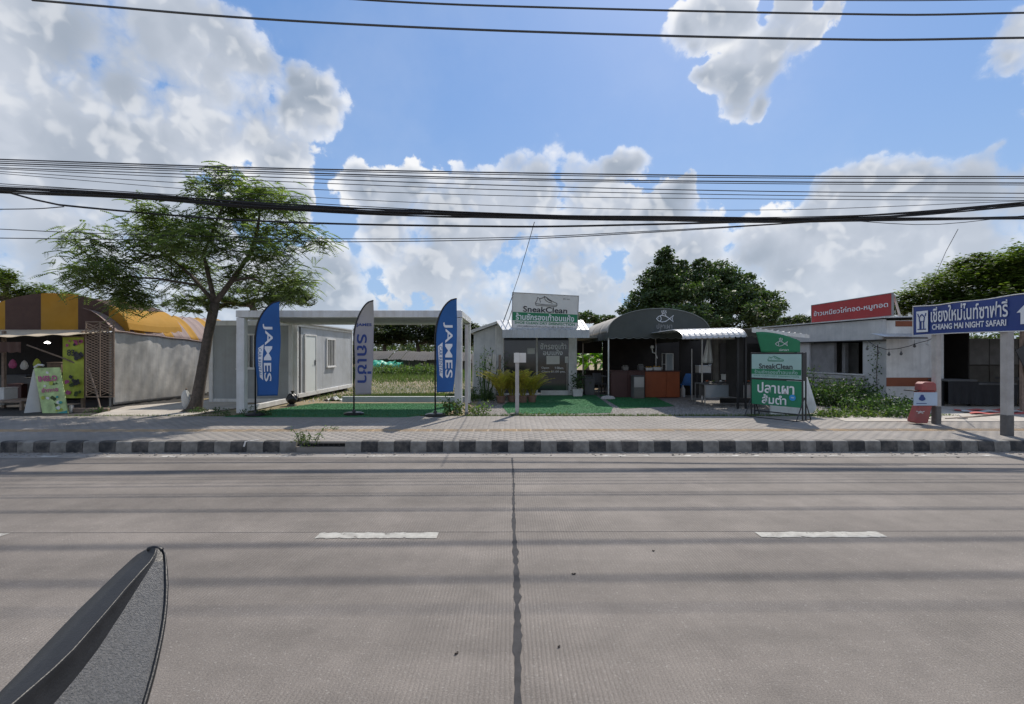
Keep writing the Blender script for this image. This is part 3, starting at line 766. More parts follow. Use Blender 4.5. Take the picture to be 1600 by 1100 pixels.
# ================================================================== TREES BEHIND
bg_tree('bushy_tree', 'tall dark bushy tree with a pointed top rising behind the dark arched tent', 1085, 30,
        [(1040, 402, 14, 17), (1038, 425, 26, 22), (1038, 446, 42, 30), (1075, 440, 40, 30, 1), (1115, 440, 40, 32), (1150, 455, 35, 28), (1090, 470, 90, 34), (1010, 470, 32, 22), (1165, 480, 46, 24, -1), (1000, 490, 34, 16), (1188, 488, 30, 14),
         (1060, 505, 60, 28, -2), (1130, 500, 60, 28, -2), (975, 485, 11, 8), (1180, 455, 11, 10), (1172, 432, 9, 6), (1098, 413, 16, 10), (1062, 415, 14, 10), (1136, 428, 14, 9), (1041, 390, 7, 6), (1060, 430, 20, 16)],
        72000, .19, m_leafB, .34, clump=.40, limb_n=60, clumps_per=75)
bg_tree('rain_tree', 'huge spreading rain tree whose dome of foliage rises behind the blue road sign', 1640, 34,
        [(1640, 440, 170, 52), (1590, 425, 90, 38, -2), (1510, 450, 80, 34), (1450, 470, 60, 22), (1420, 482, 40, 14), (1550, 470, 90, 30, -3), (1640, 420, 90, 40, -3), (1700, 430, 120, 50), (1475, 490, 60, 20, -2), (1600, 490, 110, 26, -3), (1530, 412, 40, 16)],
        110000, .30, m_leafC, .5, flat=.75, clump=.55, limb_n=60, depth=.7, clumps_per=160)
bg_tree('roadside_tree', 'small round tree on the horizon between the bushy tree and the red signboard', 1235, 46,
        [(1235, 508, 30, 14), (1215, 514, 22, 10), (1256, 506, 20, 14), (1190, 516, 20, 8)], 7000, .26, m_leafD, .25, group=None, limb_n=12)
bg_tree('roadside_tree', 'low dark tree showing beside the shoe shop sign above the tent roof', 915, 42,
        [(912, 496, 22, 10), (940, 500, 16, 8), (890, 500, 24, 10), (955, 497, 8, 5)], 6000, .22, m_leafB, .25, limb_n=12)
bg_tree('roadside_tree', 'dark green tree far left behind the brown and yellow stall roof', 10, 36,
        [(-30, 440, 60, 26), (20, 452, 50, 20), (70, 462, 44, 18), (110, 470, 30, 12), (-80, 430, 60, 30), (5, 435, 20, 12)], 20000, .24, m_leafC, .35, flat=.75, limb_n=26, depth=.8)
bg_tree('roadside_tree', 'light green flat topped tree peeping over the white steel canopy beside the street tree', 425, 30,
        [(395, 464, 60, 15), (450, 462, 38, 13), (350, 470, 50, 12), (480, 470, 18, 9), (300, 478, 60, 10)], 16000, .17, m_leafC, .25, flat=.75, limb_n=26, depth=.6)
for i, (px, py, rx, ry, lab) in enumerate([
        (598, 518, 42, 26, 'dark spreading tree at the back of the lot just right of the white flag'),
        (650, 516, 44, 28, 'dark spreading tree behind the long shed roof in the middle of the canopy opening'),
        (706, 518, 42, 26, 'dark spreading tree at the back of the lot just left of the right blue flag'),
        (750, 520, 34, 15, 'low dark tree behind the white board fence beside the shoe shop')]):
    bg_tree('rain_tree', lab, px + 4, 58, [(px, py, rx, ry * .8), (px - 16, py - 4, rx * .6, ry * .7), (px + 18, py + 2, rx * .6, ry * .7), (px, py + 14, rx, 10)], 11000, .36, m_leafD, .28, group='trees at the back of the grass lot', flat=.7, limb_n=34, trunk_to=3.0, clumps_per=60)
# a far belt of trees that closes the horizon
v, f = [], []
pc = []
for k in range(420):
    x = -150 + 300 * (k + random.random()) / 420; y = 72 + random.uniform(0, 16); h_ = 4.6 + 1.0 * math.sin(x * .09) + random.uniform(-.8, .8)
    c = np.array([x, y, h_ * .5]); m_ = 150
    d = rng.normal(0, 1, (m_, 3)); d /= np.linalg.norm(d, axis=1)[:, None]
    pc.append(c + d * np.array([3.0, 3, h_ * .55]) * rng.uniform(.6, 1, (m_, 1)))
v, f = leaf_quads(np.concatenate(pc), .62, .4)
o = stuff(npmesh('wooded_belt', v, f, m_leafD)); o['label'] = 'far belt of trees on the horizon'
grass_patch('meadow_grass', 42000, U(-17, 1), lambda n: 26 + rng.beta(1.4, 1.3, n) * 26, .08, .30, m_grass)
grass_patch('meadow_grass', 16000, lambda n: rng.normal(-3.6, 1.1, n), lambda n: rng.normal(17.6, .5, n), .05, .16, m_grass)
grass_patch('short_grass', 9000, U(-9.2, 0), lambda n: rng.uniform(16.2, 26, n), .03, .12, m_grass)
grass_patch('verge_grass', 5200, U(-1.2, 11.5), lambda n: 12.2 + np.abs(rng.normal(0, .09, n)), .02, .09, m_grass, GZ + .01)
grass_patch('verge_grass', 1500, U(-11.5, -1.2), lambda n: 12.26 + np.abs(rng.normal(0, .06, n)), .02, .07, m_grass, GZ + .01)

# scrub rows in the lot behind the canopy
for i, (px, Y, w_, h_, lab) in enumerate([
        (600, 38, 1.7, 1.0, 'pale green bush in the lot in front of the green tarpaulin bundles'), (640, 36, 1.9, .95, 'bushy green weed clump in the lot below the shed roof middle'),
        (672, 38, 1.6, 1.1, 'green bush in the lot nearest the right blue flag'), (556, 36, 1.8, .8, 'green scrub in the lot beside the white container end')]):
    weeds('bush', lab, 'bush', (PX(px, Y), Y), w_ * 1.25, 1.2, h_ * .85, 3200, .15, m_weed, 'bushes in the grass lot')

# ---- long low shed with old roof, green bundles
sh = thing('long_shed', (PX(650, 46), 46, GZ), 'long low shed with rusty grey roof at the back of the grass lot', 'shed')
x0, x1 = PX(575, 46), PX(742, 46)
MB().box(x0, x1, 46.3, 49.5, GZ, 1.25).build('wall', m_conc_dark, sh)
for k in range(9):
    xa = x0 - .4 + k * (x1 - x0 + .8) / 9; xb = xa + (x1 - x0 + .8) / 9 - .02
    sag = .12 * math.sin(k * 1.3)
    b = MB(); b.grid(lambda u, v: (xa + (xb - xa) * u, 45.4 + 4.6 * v, 1.22 + .85 * math.sin(v * math.pi * .55) - (.35 if k > 6 else 0) * (k - 6) * .4 + sag * u + .02 * math.sin(u * 30)), 14, 5)
    b.build('roof_sheet', m_zinc_dark, sh, solid=.03)
for k in range(7):
    MB().box(x0 + 1 + k * 1.5, x0 + 1.1 + k * 1.5, 45.7, 45.8, GZ, 1.25).build('post', m_wood, sh)
for k, (px, w_, lab) in enumerate([(600, .95, 'green tarpaulin covered bundle lying left by the shed'), (613, .8, 'green tarpaulin bundle nearest the right blue flag'), (582, .8, 'green tarpaulin bundle beside the white container end')]):
    c = P(px, 572, 44 - k * .6); t = thing('tarpaulin_bundle', (c.x, c.y, GZ), lab, 'bundle', 'green bundles by the shed')
    b = MB(); n_ = 18
    b.grid(lambda u, v: (c.x + (u - .5) * 2.2 * w_, c.y - .7 * math.cos(v * math.pi) , GZ + (1.0 + .06 * math.sin(u * 19) + .1 * math.sin(u * 7 + k)) * w_ * math.sin(.06 + v * math.pi * .96) ** .6), n_, 12)
    b.build('cover', m_greentarp, t, smooth=True, solid=.02)
    MB().box(c.x - w_ * .9, c.x + w_ * .9, c.y - .4, c.y + .4, GZ - .02, GZ + .3).build('pallet', m_wood, t)

# ================================================================== CONTAINER HUT WITH CANOPY
YC0, YC1 = 12.87, 15.67
xl0, xl1, xr0, xr1 = PX(369, YC0), PX(381.5, YC0), PX(710, YC0), PX(721.5, YC0)
can = thing('steel_canopy', ((xl0 + xr1) / 2, YC0, GZ), 'white steel flat roofed canopy frame with green turf beneath and three flags before it', 'canopy')
ZT = PZ(485, YC0); ZB = GZ + .02
for x0, x1, y0 in ((xl0, xl1, YC0), (xr0, xr1, YC0), (xr0 + .02, xr1, YC1 - .17)):
    b = MB(); b.bbox(x0, x1, y0, y0 + .18, ZB, ZT - .20, .008); b.build('post', m_white, can)
b = MB().bbox(xl0 - .01, xr1 + .01, YC0 - .01, YC0 + .17, ZT - .185, ZT, .01); b.build('front_beam', m_white, can)
for x0, x1 in ((xl0 - .01, xl0 + .15), (xr1 - .15, xr1 + .01)):
    b = MB().bbox(x0, x1, YC0 + .175, YC1 + .02, ZT - .18, ZT - .003, .01); b.build('side_beam', m_white, can)
b = MB().bbox(xl0, xr1, YC1 + .025, YC1 + .16, ZT - .21, ZT - .02, .01); b.build('rear_beam', m_white, can)
nsh = 7
for k in range(nsh):
    xa = xl0 + .16 + k * (xr1 - xl0 - .32) / nsh; xb = xa + (xr1 - xl0 - .32) / nsh - .01
    b = MB(); b.grid(lambda u, v: (xa + (xb - xa) * u, YC0 + .18 + (YC1 - YC0 - .17) * v, ZT - .09 + .012 * (1 if math.sin(u * 6.28 * 5) > 0 else -1)), 40, 1)
    b.build('roof_sheet', m_panel, can, solid=.012)
for k in range(4):
    y = YC0 + .55 + k * .6
    MB().box(xl0 + .155, xr1 - .155, y, y + .06, ZT - .175, ZT - .12).build('purlin', m_panel, can)
b = MB().bbox(xl0 + .02, xl0 + .14, YC0 + .19, YC1, GZ + .03, GZ + .17, .006); b.build('base_beam', m_white, can)
b = MB().bbox(xl0 + 1.9, xr0 - .01, YC1 - .08, YC1 + .05, GZ + .04, GZ + .20, .006); b.build('base_beam', m_panel, can)
b = MB().bbox(xl0 + 1.9, xr0 - .01, YC1 - .09, YC1 + .06, GZ + .203, GZ + .225, .004); b.build('beam_flange', m_white, can)

hut = thing('container_house', (PX(390, YC1), YC1 + .1, GZ), 'pale grey container hut with white door and barred windows behind the canopy', 'hut')
hx0, hx1 = PX(321, YC1), PX(455, YC1 + .1)
hz0, hz1 = PZ(630, YC1), PZ(500, YC1)
hy = YC1 + .19
b = MB().box(hx0 + .06, hx1 - .12, hy + .05, hy + 5.6, hz0 + .1, hz1 - .1); b.build('wall', m_panel_shaded, hut)
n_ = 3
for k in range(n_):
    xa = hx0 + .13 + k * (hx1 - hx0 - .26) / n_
    MB().bbox(xa + .002, xa + (hx1 - hx0 - .26) / n_ - .002, hy + .02, hy + .048, hz0 + .13, hz1 - .17, .002).build('wall_panel', m_panel_shaded, hut)
for x in (hx0, hx1 - .13): MB().bbox(x, x + .13, hy - .02, hy + .13, hz0, hz1, .008).build('corner_post', m_white, hut)
MB().bbox(hx0 + .132, hx1 - .132, hy - .01, hy + .12, hz1 - .17, hz1 - .002, .008).build('top_rail', m_white, hut)
MB().bbox(hx0 + .132, hx1 - .132, hy - .01, hy + .12, hz0 + .002, hz0 + .13, .008).build('bottom_rail', m_white, hut)
MB().box(hx0 + .3, hx1 - .3, hy + .3, hy + .6, GZ - .02, hz0 - .003).build('foundation_block', m_conc_dark, hut)
def barred_window(parent, fr, w, h, nb):
    """fr: frame at the lower left corner of the window; local -y points out"""
    b = MB(); b.M = fr; fw = .055
    for x0, x1, z0, z1 in ((-fw, 0, -fw, h + fw), (w, w + fw, -fw, h + fw), (0, w, -fw, 0), (0, w, h, h + fw)): b.box(x0, x1, -.045, .03, z0, z1)
    f = b.build('window', m_white, parent)
    b = MB(); b.M = fr; b.box(0, w, .0, .012, 0, h); b.build('pane', m_pane, f)
    for k in range(nb):
        x = w * (k + .5) / nb
        b = MB(); b.M = fr; b.box(x - .014, x + .014, -.035, -.012, 0, h); b.build('bar', m_white, f)
    b = MB(); b.M = fr; b.box(-fw, w + fw, -.075, -.047, -fw - .02, -fw + .02); b.build('sill', m_white, f)
x0, x1 = PX(372, hy), PX(402, hy)
barred_window(hut, frame((x0, hy + .018, PZ(574, hy)), (1, 0)), x1 - x0 + .1, PZ(524, hy) - PZ(574, hy), 5)
# the side wing with the door, its face turned to the right
ax, ay = PX(464, 15.95), 15.95
bx = ax + .03; by = 21.4
wz0, wz1 = PZ(622, 15.95), PZ(505, 15.95)
fr = frame((ax, ay, 0), (bx - ax, by - ay)); Lw = by - ay
# in this frame x runs away from the viewer, +y points left (into the hut)
b = MB(); b.M = fr; b.box(.1, Lw - .1, .05, 1.6, wz0 + .1, wz1 - .1); b.build('wing_wall', m_panel, hut)
np_ = 5; pw = (Lw - .16) / np_
dx0, dx1 = 0.62, 1.48
for k in range(np_):
    b = MB(); b.M = fr; b.bbox(.08 + k * pw + .002, .08 + (k + 1) * pw - .002, .02, .048, wz0 + .14, wz1 - .10, .002); b.build('wall_panel', m_panel, hut)
b = MB(); b.M = fr; b.bbox(0, .09, -.01, .14, wz0, wz1, .006); b.build('corner_post', m_white, hut)
b = MB(); b.M = fr; b.bbox(Lw - .09, Lw, -.01, .14, wz0, wz1, .006); b.build('corner_post', m_white, hut)
b = MB(); b.M = fr; b.bbox(.092, Lw - .092, -.02, .13, wz0, wz0 + .14, .006); b.build('bottom_rail', m_white, hut)
b = MB(); b.M = fr; b.bbox(.092, Lw - .092, -.02, .13, wz1 - .10, wz1 - .002, .006); b.build('top_rail', m_white, hut)
b = MB(); b.M = fr; b.prism([(-.05, -.10, wz1 + .002), (Lw + .05, -.10, wz1 + .002), (Lw + .05, 1.8, wz1 + .12), (-.05, 1.8, wz1 + .12)], (0, 0, .05)); b.build('roof', m_zinc, hut)
b = MB(); b.M = fr; z0d, z1d = wz0 + .145, wz0 + 2.13
b.bbox(dx0, dx1, -.012, .016, z0d, z1d, .004); dr = b.build('door', m_door, hut)
for xa, xb, za, zb in ((dx0 - .055, dx0 - .003, z0d, z1d + .055), (dx1 + .003, dx1 + .055, z0d, z1d + .055), (dx0, dx1, z1d + .003, z1d + .055)):
    b = MB(); b.M = fr; b.box(xa, xb, -.03, .018, za, zb); b.build('door_frame', m_white, dr)
b = MB(); b.M = fr; b.box(dx1 - .10, dx1 - .06, -.03, -.013, z0d + .92, z0d + 1.12); b.tube([(dx1 - .08, -.03, z0d + 1.06), (dx1 - .08, -.06, z0d + 1.06), (dx1 - .19, -.06, z0d + 1.06)], .011, 6); b.build('handle', m_blacksteel, dr)
M2 = fr @ Matrix.Translation((2.55, .018, wz0 + 1.02)); barred_window(hut, M2, .80, 1.02, 5)
# near-black strip painted as the shade in the gap between the boxes, with clamps
MB().box(hx1 + .002, ax - .01, hy + .3, hy + .4, GZ, hz1 - .1).build('gap_shade', m_dark, hut)
for k in range(3):
    z = 1.0 + k * .65; MB().box(hx1 + .005, ax - .012, hy + .20, hy + .29, z, z + .05).build('clamp', m_metal, hut)
for k in range(4): MB().box(ax - 1.2, ax - .1, ay + .4 + k * 1.5, ay + .7 + k * 1.5, GZ - .05, wz0).build('foundation_block', m_conc_dark, hut)
# black bag on the base beam, rubble
c = P(456, 622, 14.9)
t = thing('rubbish_bag', (c.x, c.y, GZ), 'black plastic bag slumped at the corner of the canopy base', 'bag')
b = MB(); b.grid(lambda u, v: (c.x + math.cos(u * 6.283) * .17 * math.sin(.05 + v * 3.0) ** .6 * (1 + .12 * math.sin(u * 31 + v * 9)), c.y + math.sin(u * 6.283) * .15 * math.sin(.05 + v * 3.0) ** .6, GZ + .04 + .34 * v + .02 * math.sin(u * 25)), 28, 12)
b.build('sack', m_blackplastic, t, smooth=True); MB().lathe([(.02, 0), (.035, .06), (.06, .11)], (c.x + .02, c.y, GZ + .36), 9).build('knot', m_blackplastic, t); MB().bbox(c.x - .12, c.x + .12, c.y - .08, c.y + .08, GZ, GZ + .05, .01).build('foot_block', m_conc_dark, t)
for k, (px, py, Y, s_, mm_, lab) in enumerate([(522, 620, 16.6, .28, m_boxwhite, 'crumpled pale sheet lying beside the container house'), (652, 620, 16.6, .22, m_bluetarp, 'small blue plastic rag on the ground behind the turf'), (672, 619, 16.8, .15, m_bluetarp, 'scrap of blue plastic near the right flag')]):
    c = P(px, py, Y); t = thing('plastic_scrap', (c.x, c.y, GZ), lab, 'litter', None)
    b = MB(); b.grid(lambda u, v: (c.x + (u - .5) * s_ * 2.4, c.y + (v - .5) * s_ * 1.6, GZ + .02 + s_ * .45 * abs(math.sin(u * 9 + k) * math.cos(v * 7 + k)) * (1 - abs(2 * u - 1))), 14, 10); b.build('sheet', mm_, t, solid=.006)

# turf mats
def turf(name, pts, lab, z=GZ + .03):
    t = thing(name, (*pts[0], z), lab, 'mat'); b = MB(); b.prism([(x, y, z) for x, y in pts], (0, 0, -.014)); b.build('mat', m_turf, t)
    P_ = np.array(pts); n_ = 30000
    x = rng.uniform(P_[:, 0].min(), P_[:, 0].max(), n_); y = rng.uniform(P_[:, 1].min(), P_[:, 1].max(), n_)
    ins = np.zeros(n_, bool); j = len(P_) - 1
    for i in range(len(P_)):
        xi, yi, xj, yj = *P_[i], *P_[j]; cnd = ((yi > y) != (yj > y)) & (x < (xj - xi) * (y - yi) / (yj - yi + 1e-12) + xi); ins ^= cnd; j = i
    x, y = x[ins], y[ins]; k = len(x); a = rng.uniform(0, 6.28, k); h_ = rng.uniform(.008, .022, k); w = .004
    v = np.stack([np.stack([x - np.cos(a) * w, y - np.sin(a) * w, np.full(k, z)], -1), np.stack([x + np.cos(a) * w, y + np.sin(a) * w, np.full(k, z)], -1), np.stack([x + rng.normal(0, .006, k), y + rng.normal(0, .006, k), z + h_], -1)], 1).reshape(-1, 3)
    stuff(npmesh('pile', v, np.arange(3 * k).reshape(k, 3), m_turf, t)); return t
turf('turf_mat', [(-7.35, 12.02), (-6.2, 11.97), (-4.3, 12.0), (-2.9, 11.96), (-2.62, 12.0), (-1.95, 12.85), (-1.75, 13.1), (-1.55, 15.35), (-6.35, 15.35), (-6.6, 14.6)], 'green artificial turf laid under the white steel canopy')
turf('turf_mat', [(-.1, 12.75), (1.6, 12.75), (2.7, 12.95), (3.0, 14.1), (3.25, 18.4), (.2, 18.3), (-.3, 14.5)], 'green artificial turf laid in front of the shoe cleaning shop')
turf('turf_mat', [(3.2, 13.9), (5.0, 14.6), (5.4, 18.6), (3.4, 18.5)], 'green turf strip inside the dark tent beside the pole')

# ================================================================== FEATHER FLAGS
def feather_flag(px_pole, py_base, px_right, py_top, py_bot, m, label, letters, dfoot=0):
    Y = (H - .2) * F / (py_base - 553)
    x0 = PX(px_pole, Y); x1 = PX(px_right, Y); zt = PZ(py_top, Y); zb = PZ(py_bot, Y); w = x1 - x0; hh = zt - zb
    zs = zb + hh * .62
    t = thing('feather_flag', (x0, Y, .2), label, 'flag', 'feather flags in front of the canopy')
    def edge(v):                                       # left edge x of the sail at relative height v
        z = zb + hh * v
        if z < zs: return x0 + .035
        q = (z - zs) / (zt - zs); return x0 + .035 + (w - .035) * (1 - math.sqrt(max(0, 1 - q ** 1.9)))
    wav = lambda x, z: Y - .02 + .030 * math.sin((x - x0) * 5.5 + z * 2.2) + .02 * math.sin(z * 5 + px_pole)
    rgt = lambda v: x1 - .05 * (1 - v) ** 3 - (.12 if px_pole > 670 else 0) * max(0, .35 - v)
    b = MB(); b.grid(lambda u, v: (lambda xe, z: (xe + (max(rgt(v), xe + .004) - xe) * u, wav(xe + (rgt(v) - xe) * u, z), z))(edge(v), zb + hh * v + .02 * u * (1 - v)), 12, 48)
    sail = b.build('sail', m, t, smooth=True, solid=.003)
    pts = [(x0, Y, .23), (x0, Y, zs)]
    for k in range(1, 25):
        v = .62 + .38 * k / 24; pts.append((edge(v) - .02 * (1 - k / 24), wav(edge(v), zb + hh * v), zb + hh * v + .006))
    MB().tube(pts, [.020, .022] + [.024 - .006 * k / 24 for k in range(24)], 8).build('pole', m_blacksteel, t, smooth=True)
    b = MB(); b.lathe([(.0, 0), (.24, 0), (.26, .02), (.26, .05), (.20, .075), (.05, .09), (.04, .14), (0, .14)], (x0, Y, .195), 24, 1.0, .8); b.build('base', m_blackplastic, t, smooth=False)
    for k in range(4):
        a = k * math.pi / 2 + .5; MB().box(-.02, .02, -.02, .02, 0, .02) if 0 else None
    for body, pxc, pyc, hpx, wpx, vert, mm_, bold, kp in letters:
        cx, cz = PX(pxc, Y), PZ(pyc, Y); W_, H_ = hpx / F * Y, wpx / F * Y
        if vert: fn = lambda u, v, cx=cx, cz=cz: (cx + v, wav(cx + v, cz - u) - .012, cz - u)
        else: fn = lambda u, v, cx=cx, cz=cz: (cx + u, wav(cx + u, cz + v) - .012, cz + v)
        text(body, W_ if vert else H_, H_ if vert else W_, fn, mm_, 'lettering', t, bold=bold)
    return t, Y, wav
def slanted_patch(t, Y, wav, quad, m):
    b = MB(); p = [(PX(x, Y), PZ(y, Y)) for x, y in quad]
    b.grid(lambda u, v: (lambda X, Z: (X, wav(X, Z) - .008, Z))((p[0][0] * (1 - u) + p[1][0] * u) * (1 - v) + (p[3][0] * (1 - u) + p[2][0] * u) * v, (p[0][1] * (1 - u) + p[1][1] * u) * (1 - v) + (p[3][1] * (1 - u) + p[2][1] * u) * v), 3, 16)
    b.build('print_patch', m, t)
t, Y, wv_ = feather_flag(399, 649.5, 438, 471, 619, m_blue, 'blue feather flag left of the three before the white canopy', [('JAMES', 418.5, 551, 90, 14.5, True, m_prw, .012, False), ('CAR RENTAL', 408, 566, 44, 5, True, m_blue, .0, False)])
slanted_patch(t, Y, wv_, [(405, 544), (413, 538), (412, 594), (407, 589)], m_prw)
t, Y, wv_ = feather_flag(553, 648, 584, 470, 617, m_greyflag, 'white feather flag with dark blue lettering, middle one of three', [('JAMES', 569, 508, 6, 23, False, m_prb, .03, False), ('รถเช่า', 570, 560, 76, 22, True, m_prb, .015, False)])
t, Y, wv_ = feather_flag(680, 650, 714, 467, 613, m_blue, 'blue feather flag right of the three beside the canopy corner post', [('JAMES', 700, 547, 87, 14.5, True, m_prw, .012, False), ('CAR RENTAL', 689, 563, 44, 5, True, m_blue, .0, False)])
slanted_patch(t, Y, wv_, [(685, 541), (692, 535), (692, 591), (687, 586)], m_prw)

# ================================================================== BETWEEN CANOPY AND SHOP
x = PX(729, 12.35)
t = thing('grey_post', (x, 12.35, GZ), 'thin grey post rising from the weeds at the right canopy corner', 'post')
MB().bbox(x - .035, x + .035, 12.32, 12.39, GZ - .05, PZ(508, 12.35), .006).build('shaft', m_post, t); MB().bbox(x - .05, x + .05, 12.30, 12.41, GZ - .04, GZ + .12, .01).build('footing', m_conc_dark, t)
fa, fb = Vector((PX(737, 22.4), 22.4, GZ)), Vector((PX(775, 16.3), 16.3, GZ))
t = thing('board_fence', fa, 'fence of upright whitewashed boards running back beside the shoe shop', 'fence')
fr = frame(fa, fb - fa); Lf = (fb - fa).length; nb = 9; hb = 1.62
for k in range(nb):
    xa = k * Lf / nb; w = Lf / nb - .05
    b = MB(); b.M = fr @ Matrix.Translation((xa, random.uniform(-.03, .03), 0)) @ Matrix.Rotation(random.uniform(-.02, .02), 4, 'Y')
    b.bbox(0, w, 0, .03, .04 if k < 8 else -.0, hb + random.uniform(-.08, .04), .006); b.build('board', m_wood_grey, t)
for z in (.4, 1.3):
    b = MB(); b.M = fr; b.box(0, Lf, .04, .09, z, z + .08); b.build('rail', m_wood_grey, t)
for k in (0, 3, 6, 9):
    b = MB(); b.M = fr; b.box(k * Lf / nb - .04, k * Lf / nb + .04, .095, .17, -.1, 1.6); b.build('fence_post', m_wood, t)

# ---- signpost board with small plates
Yp = 12.55
c = P(808, 646, Yp)
t = thing('notice_post', (c.x, Yp, GZ), 'whitish square post with two blank plates on top standing at the pavement edge', 'post')
MB().bbox(c.x - .05, c.x + .05, Yp - .05, Yp + .05, GZ - .05, PZ(551, Yp), .006).build('post', m_post, t)
for xa, xb, y in ((803, 812, -.075), (812.3, 822, .06)):
    MB().bbox(PX(xa, Yp), PX(xb, Yp), Yp + y, Yp + y + .02, PZ(566.5, Yp), PZ(551.5, Yp), .002).build('plate', m_sign_white, t)
MB().bbox(c.x - .19, c.x + .13, Yp - .12, Yp + .12, GZ - .02, GZ + .06, .02).build('footing', m_conc_dark, t)

# ================================================================== SHOE CLEANING SHOP
Ys = 18.4
sx0, sx1 = PX(776, Ys), PX(899, Ys)
shop = thing('shoe_shop', ((sx0 + sx1) / 2, Ys, GZ), 'small white shop with glass front and corrugated awning between the board fence and tent', 'shop')
zt = PZ(505, Ys)
MB().bbox(sx0, PX(787, Ys), Ys, Ys + .3, GZ, zt, .01).build('column', m_plaster, shop)
MB().bbox(PX(888.5, Ys), sx1, Ys, Ys + .3, GZ, zt, .01).build('column', m_plaster, shop)
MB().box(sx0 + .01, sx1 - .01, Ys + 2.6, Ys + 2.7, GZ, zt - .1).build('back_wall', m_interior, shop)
MB().box(sx0 - .06, sx0 - .004, Ys + .01, Ys + 2.6, GZ, zt - .1).build('side_wall', m_plaster, shop)
MB().box(sx1 + .004, sx1 + .06, Ys + .01, Ys + 2.6, GZ, zt - .1).build('side_wall', m_plaster, shop)
gx0, gx1 = PX(787, Ys) + .004, PX(888.5, Ys) - .004
MB().bbox(gx0, gx1, Ys + .02, Ys + .28, PZ(523, Ys), zt - .02, .004).build('lintel', m_plaster, shop)
MB().box(gx0, gx1, Ys + .01, Ys + .3, GZ, GZ + .10).build('plinth', m_plaster, shop)
MB().bbox(PX(845, Ys), gx1 - .002, Ys - .06, Ys + .008, GZ, PZ(610, Ys), .004).build('door_sill', m_white_old, shop)
mull = PX(839, Ys)
zw = PZ(523.5, Ys)
MB().bbox(mull - .03, mull + .03, Ys + .03, Ys + .11, GZ + .102, zw, .004).build('mullion', m_white_old, shop)
lw = MB().bbox(gx0 + .002, mull - .033, Ys + .04, Ys + .10, GZ + .102, PZ(596, Ys), .004); lw.build('lower_panel', m_interior_grey, shop)
MB().box(gx0 + .002, mull - .033, Ys + .06, Ys + .075, PZ(595.8, Ys), zw - .002).build('window', m_pane, shop)
dd = MB().box(mull + .033, gx1 - .002, Ys + .06, Ys + .075, GZ + .105, zw - .002).build('glass_door', m_pane, shop)
xm = (mull + gx1) / 2 + .55
MB().box(xm, xm + .02, Ys + .045, Ys + .058, GZ + .11, PZ(560, Ys)).build('door_stile', m_metal, dd)
def plane(cx, y, cz): return lambda u, v: (cx + u, y, cz + v)
yg = Ys + .052
for body, pxc, pyc, w_, h_, bo in (('ซักรองเท้า', 864.5, 540.5, 41, 10.5, .02), ('อบแห้ง', 864, 550.5, 31, 9, .02), ('Open', 852, 575, 12, 3.8, .01), ('9.00am.', 874, 575, 14, 3.8, .01), ('Close 21.00 pm.', 865, 581, 37, 3.8, .01)):
    text(body, w_ / F * Ys, h_ / F * Ys, plane(PX(pxc, Ys), yg, PZ(pyc, Ys)), m_prw, 'window_lettering', dd, bold=bo)
MB().box(PX(854, Ys), PX(874.5, Ys), yg - .004, yg, PZ(569, Ys), PZ(556, Ys)).build('paper_notice', m_sign_white, dd)
MB().box(PX(883, Ys), PX(888, Ys), yg - .004, yg, PZ(567, Ys), PZ(557, Ys)).build('paper_notice', m_boxwhite, dd)
MB().box(PX(824, Ys), PX(836, Ys), Ys + .048, Ys + .052, PZ(553, Ys), PZ(544, Ys)).build('paper_notice', m_boxwhite, shop)
# a shelf with shoes seen through the panes, pale counter
MB().bbox(gx0 + .1, gx1 - .1, Ys + .9, Ys + 1.4, GZ + .05, GZ + .85, .01).build('counter', m_interior_grey, shop)
# left wing with sloping top
wx0 = PX(740, Ys)
MB().prism([(wx0, Ys + .05, GZ), (sx0 - .004, Ys + .05, GZ), (sx0 - .004, Ys + .05, PZ(507, Ys)), (wx0, Ys + .05, PZ(521, Ys))], (0, 2.2, 0)).build('wing_wall', m_plaster_blue, shop)
MB().prism([(wx0 - .1, Ys - .15, PZ(521, Ys)), (sx0 + .02, Ys - .15, PZ(506, Ys)), (sx0 + .02, Ys - .15, PZ(502, Ys)), (wx0 - .1, Ys - .15, PZ(516, Ys))], (0, 2.6, 0)).build('wing_roof', m_white_old, shop)
# awning: corrugated sheets sloping towards the street and a drop fascia
ya, yb = 16.95, Ys + .1
za, zb_ = PZ(516, ya), PZ(500, Ys)
ax0, ax1 = PX(785, ya), PX(921, ya)
def ribz(x, p=.19, h=.028):
    q = (x / p) % 1.0; return h if q < .18 else (h * (1 - (q - .18) / .08) if q < .26 else (0 if q < .92 else h * (q - .92) / .08))
nsh = 4
for k in range(nsh):
    xa = ax0 + k * (ax1 - ax0) / nsh; xb = xa + (ax1 - ax0) / nsh + .0
    b = MB(); b.grid(lambda u, v: (lambda X: ((X if v < .999 else X) - .0 * v - (.30 * v if k == 0 else 0) * (1 - u), ya + (yb - ya) * v, za + (zb_ - za) * v + ribz(X)))(xa + (xb - xa) * u), 60, 2)
    b.build('roof_sheet', m_zinc, shop, solid=.004)
    b = MB(); b.grid(lambda u, v: (lambda X: (X, ya - .02 - ribz(X) * .5, za + .015 - (za - PZ(528.5, ya)) * v - .0))(xa + (xb - xa) * u), 60, 1)
    b.build('fascia_sheet', m_panel, shop, solid=.004)
MB().box(ax0 + .1, ax1 - .1, ya + .03, ya + .09, za - .13, za - .06).build('purlin', m_metal, shop)
for x in (ax0 + .15, ax1 - .55): MB().box(x, x + .05, ya + .1, Ys - .01, za - .12, za - .07).build('bracket', m_metal, shop)

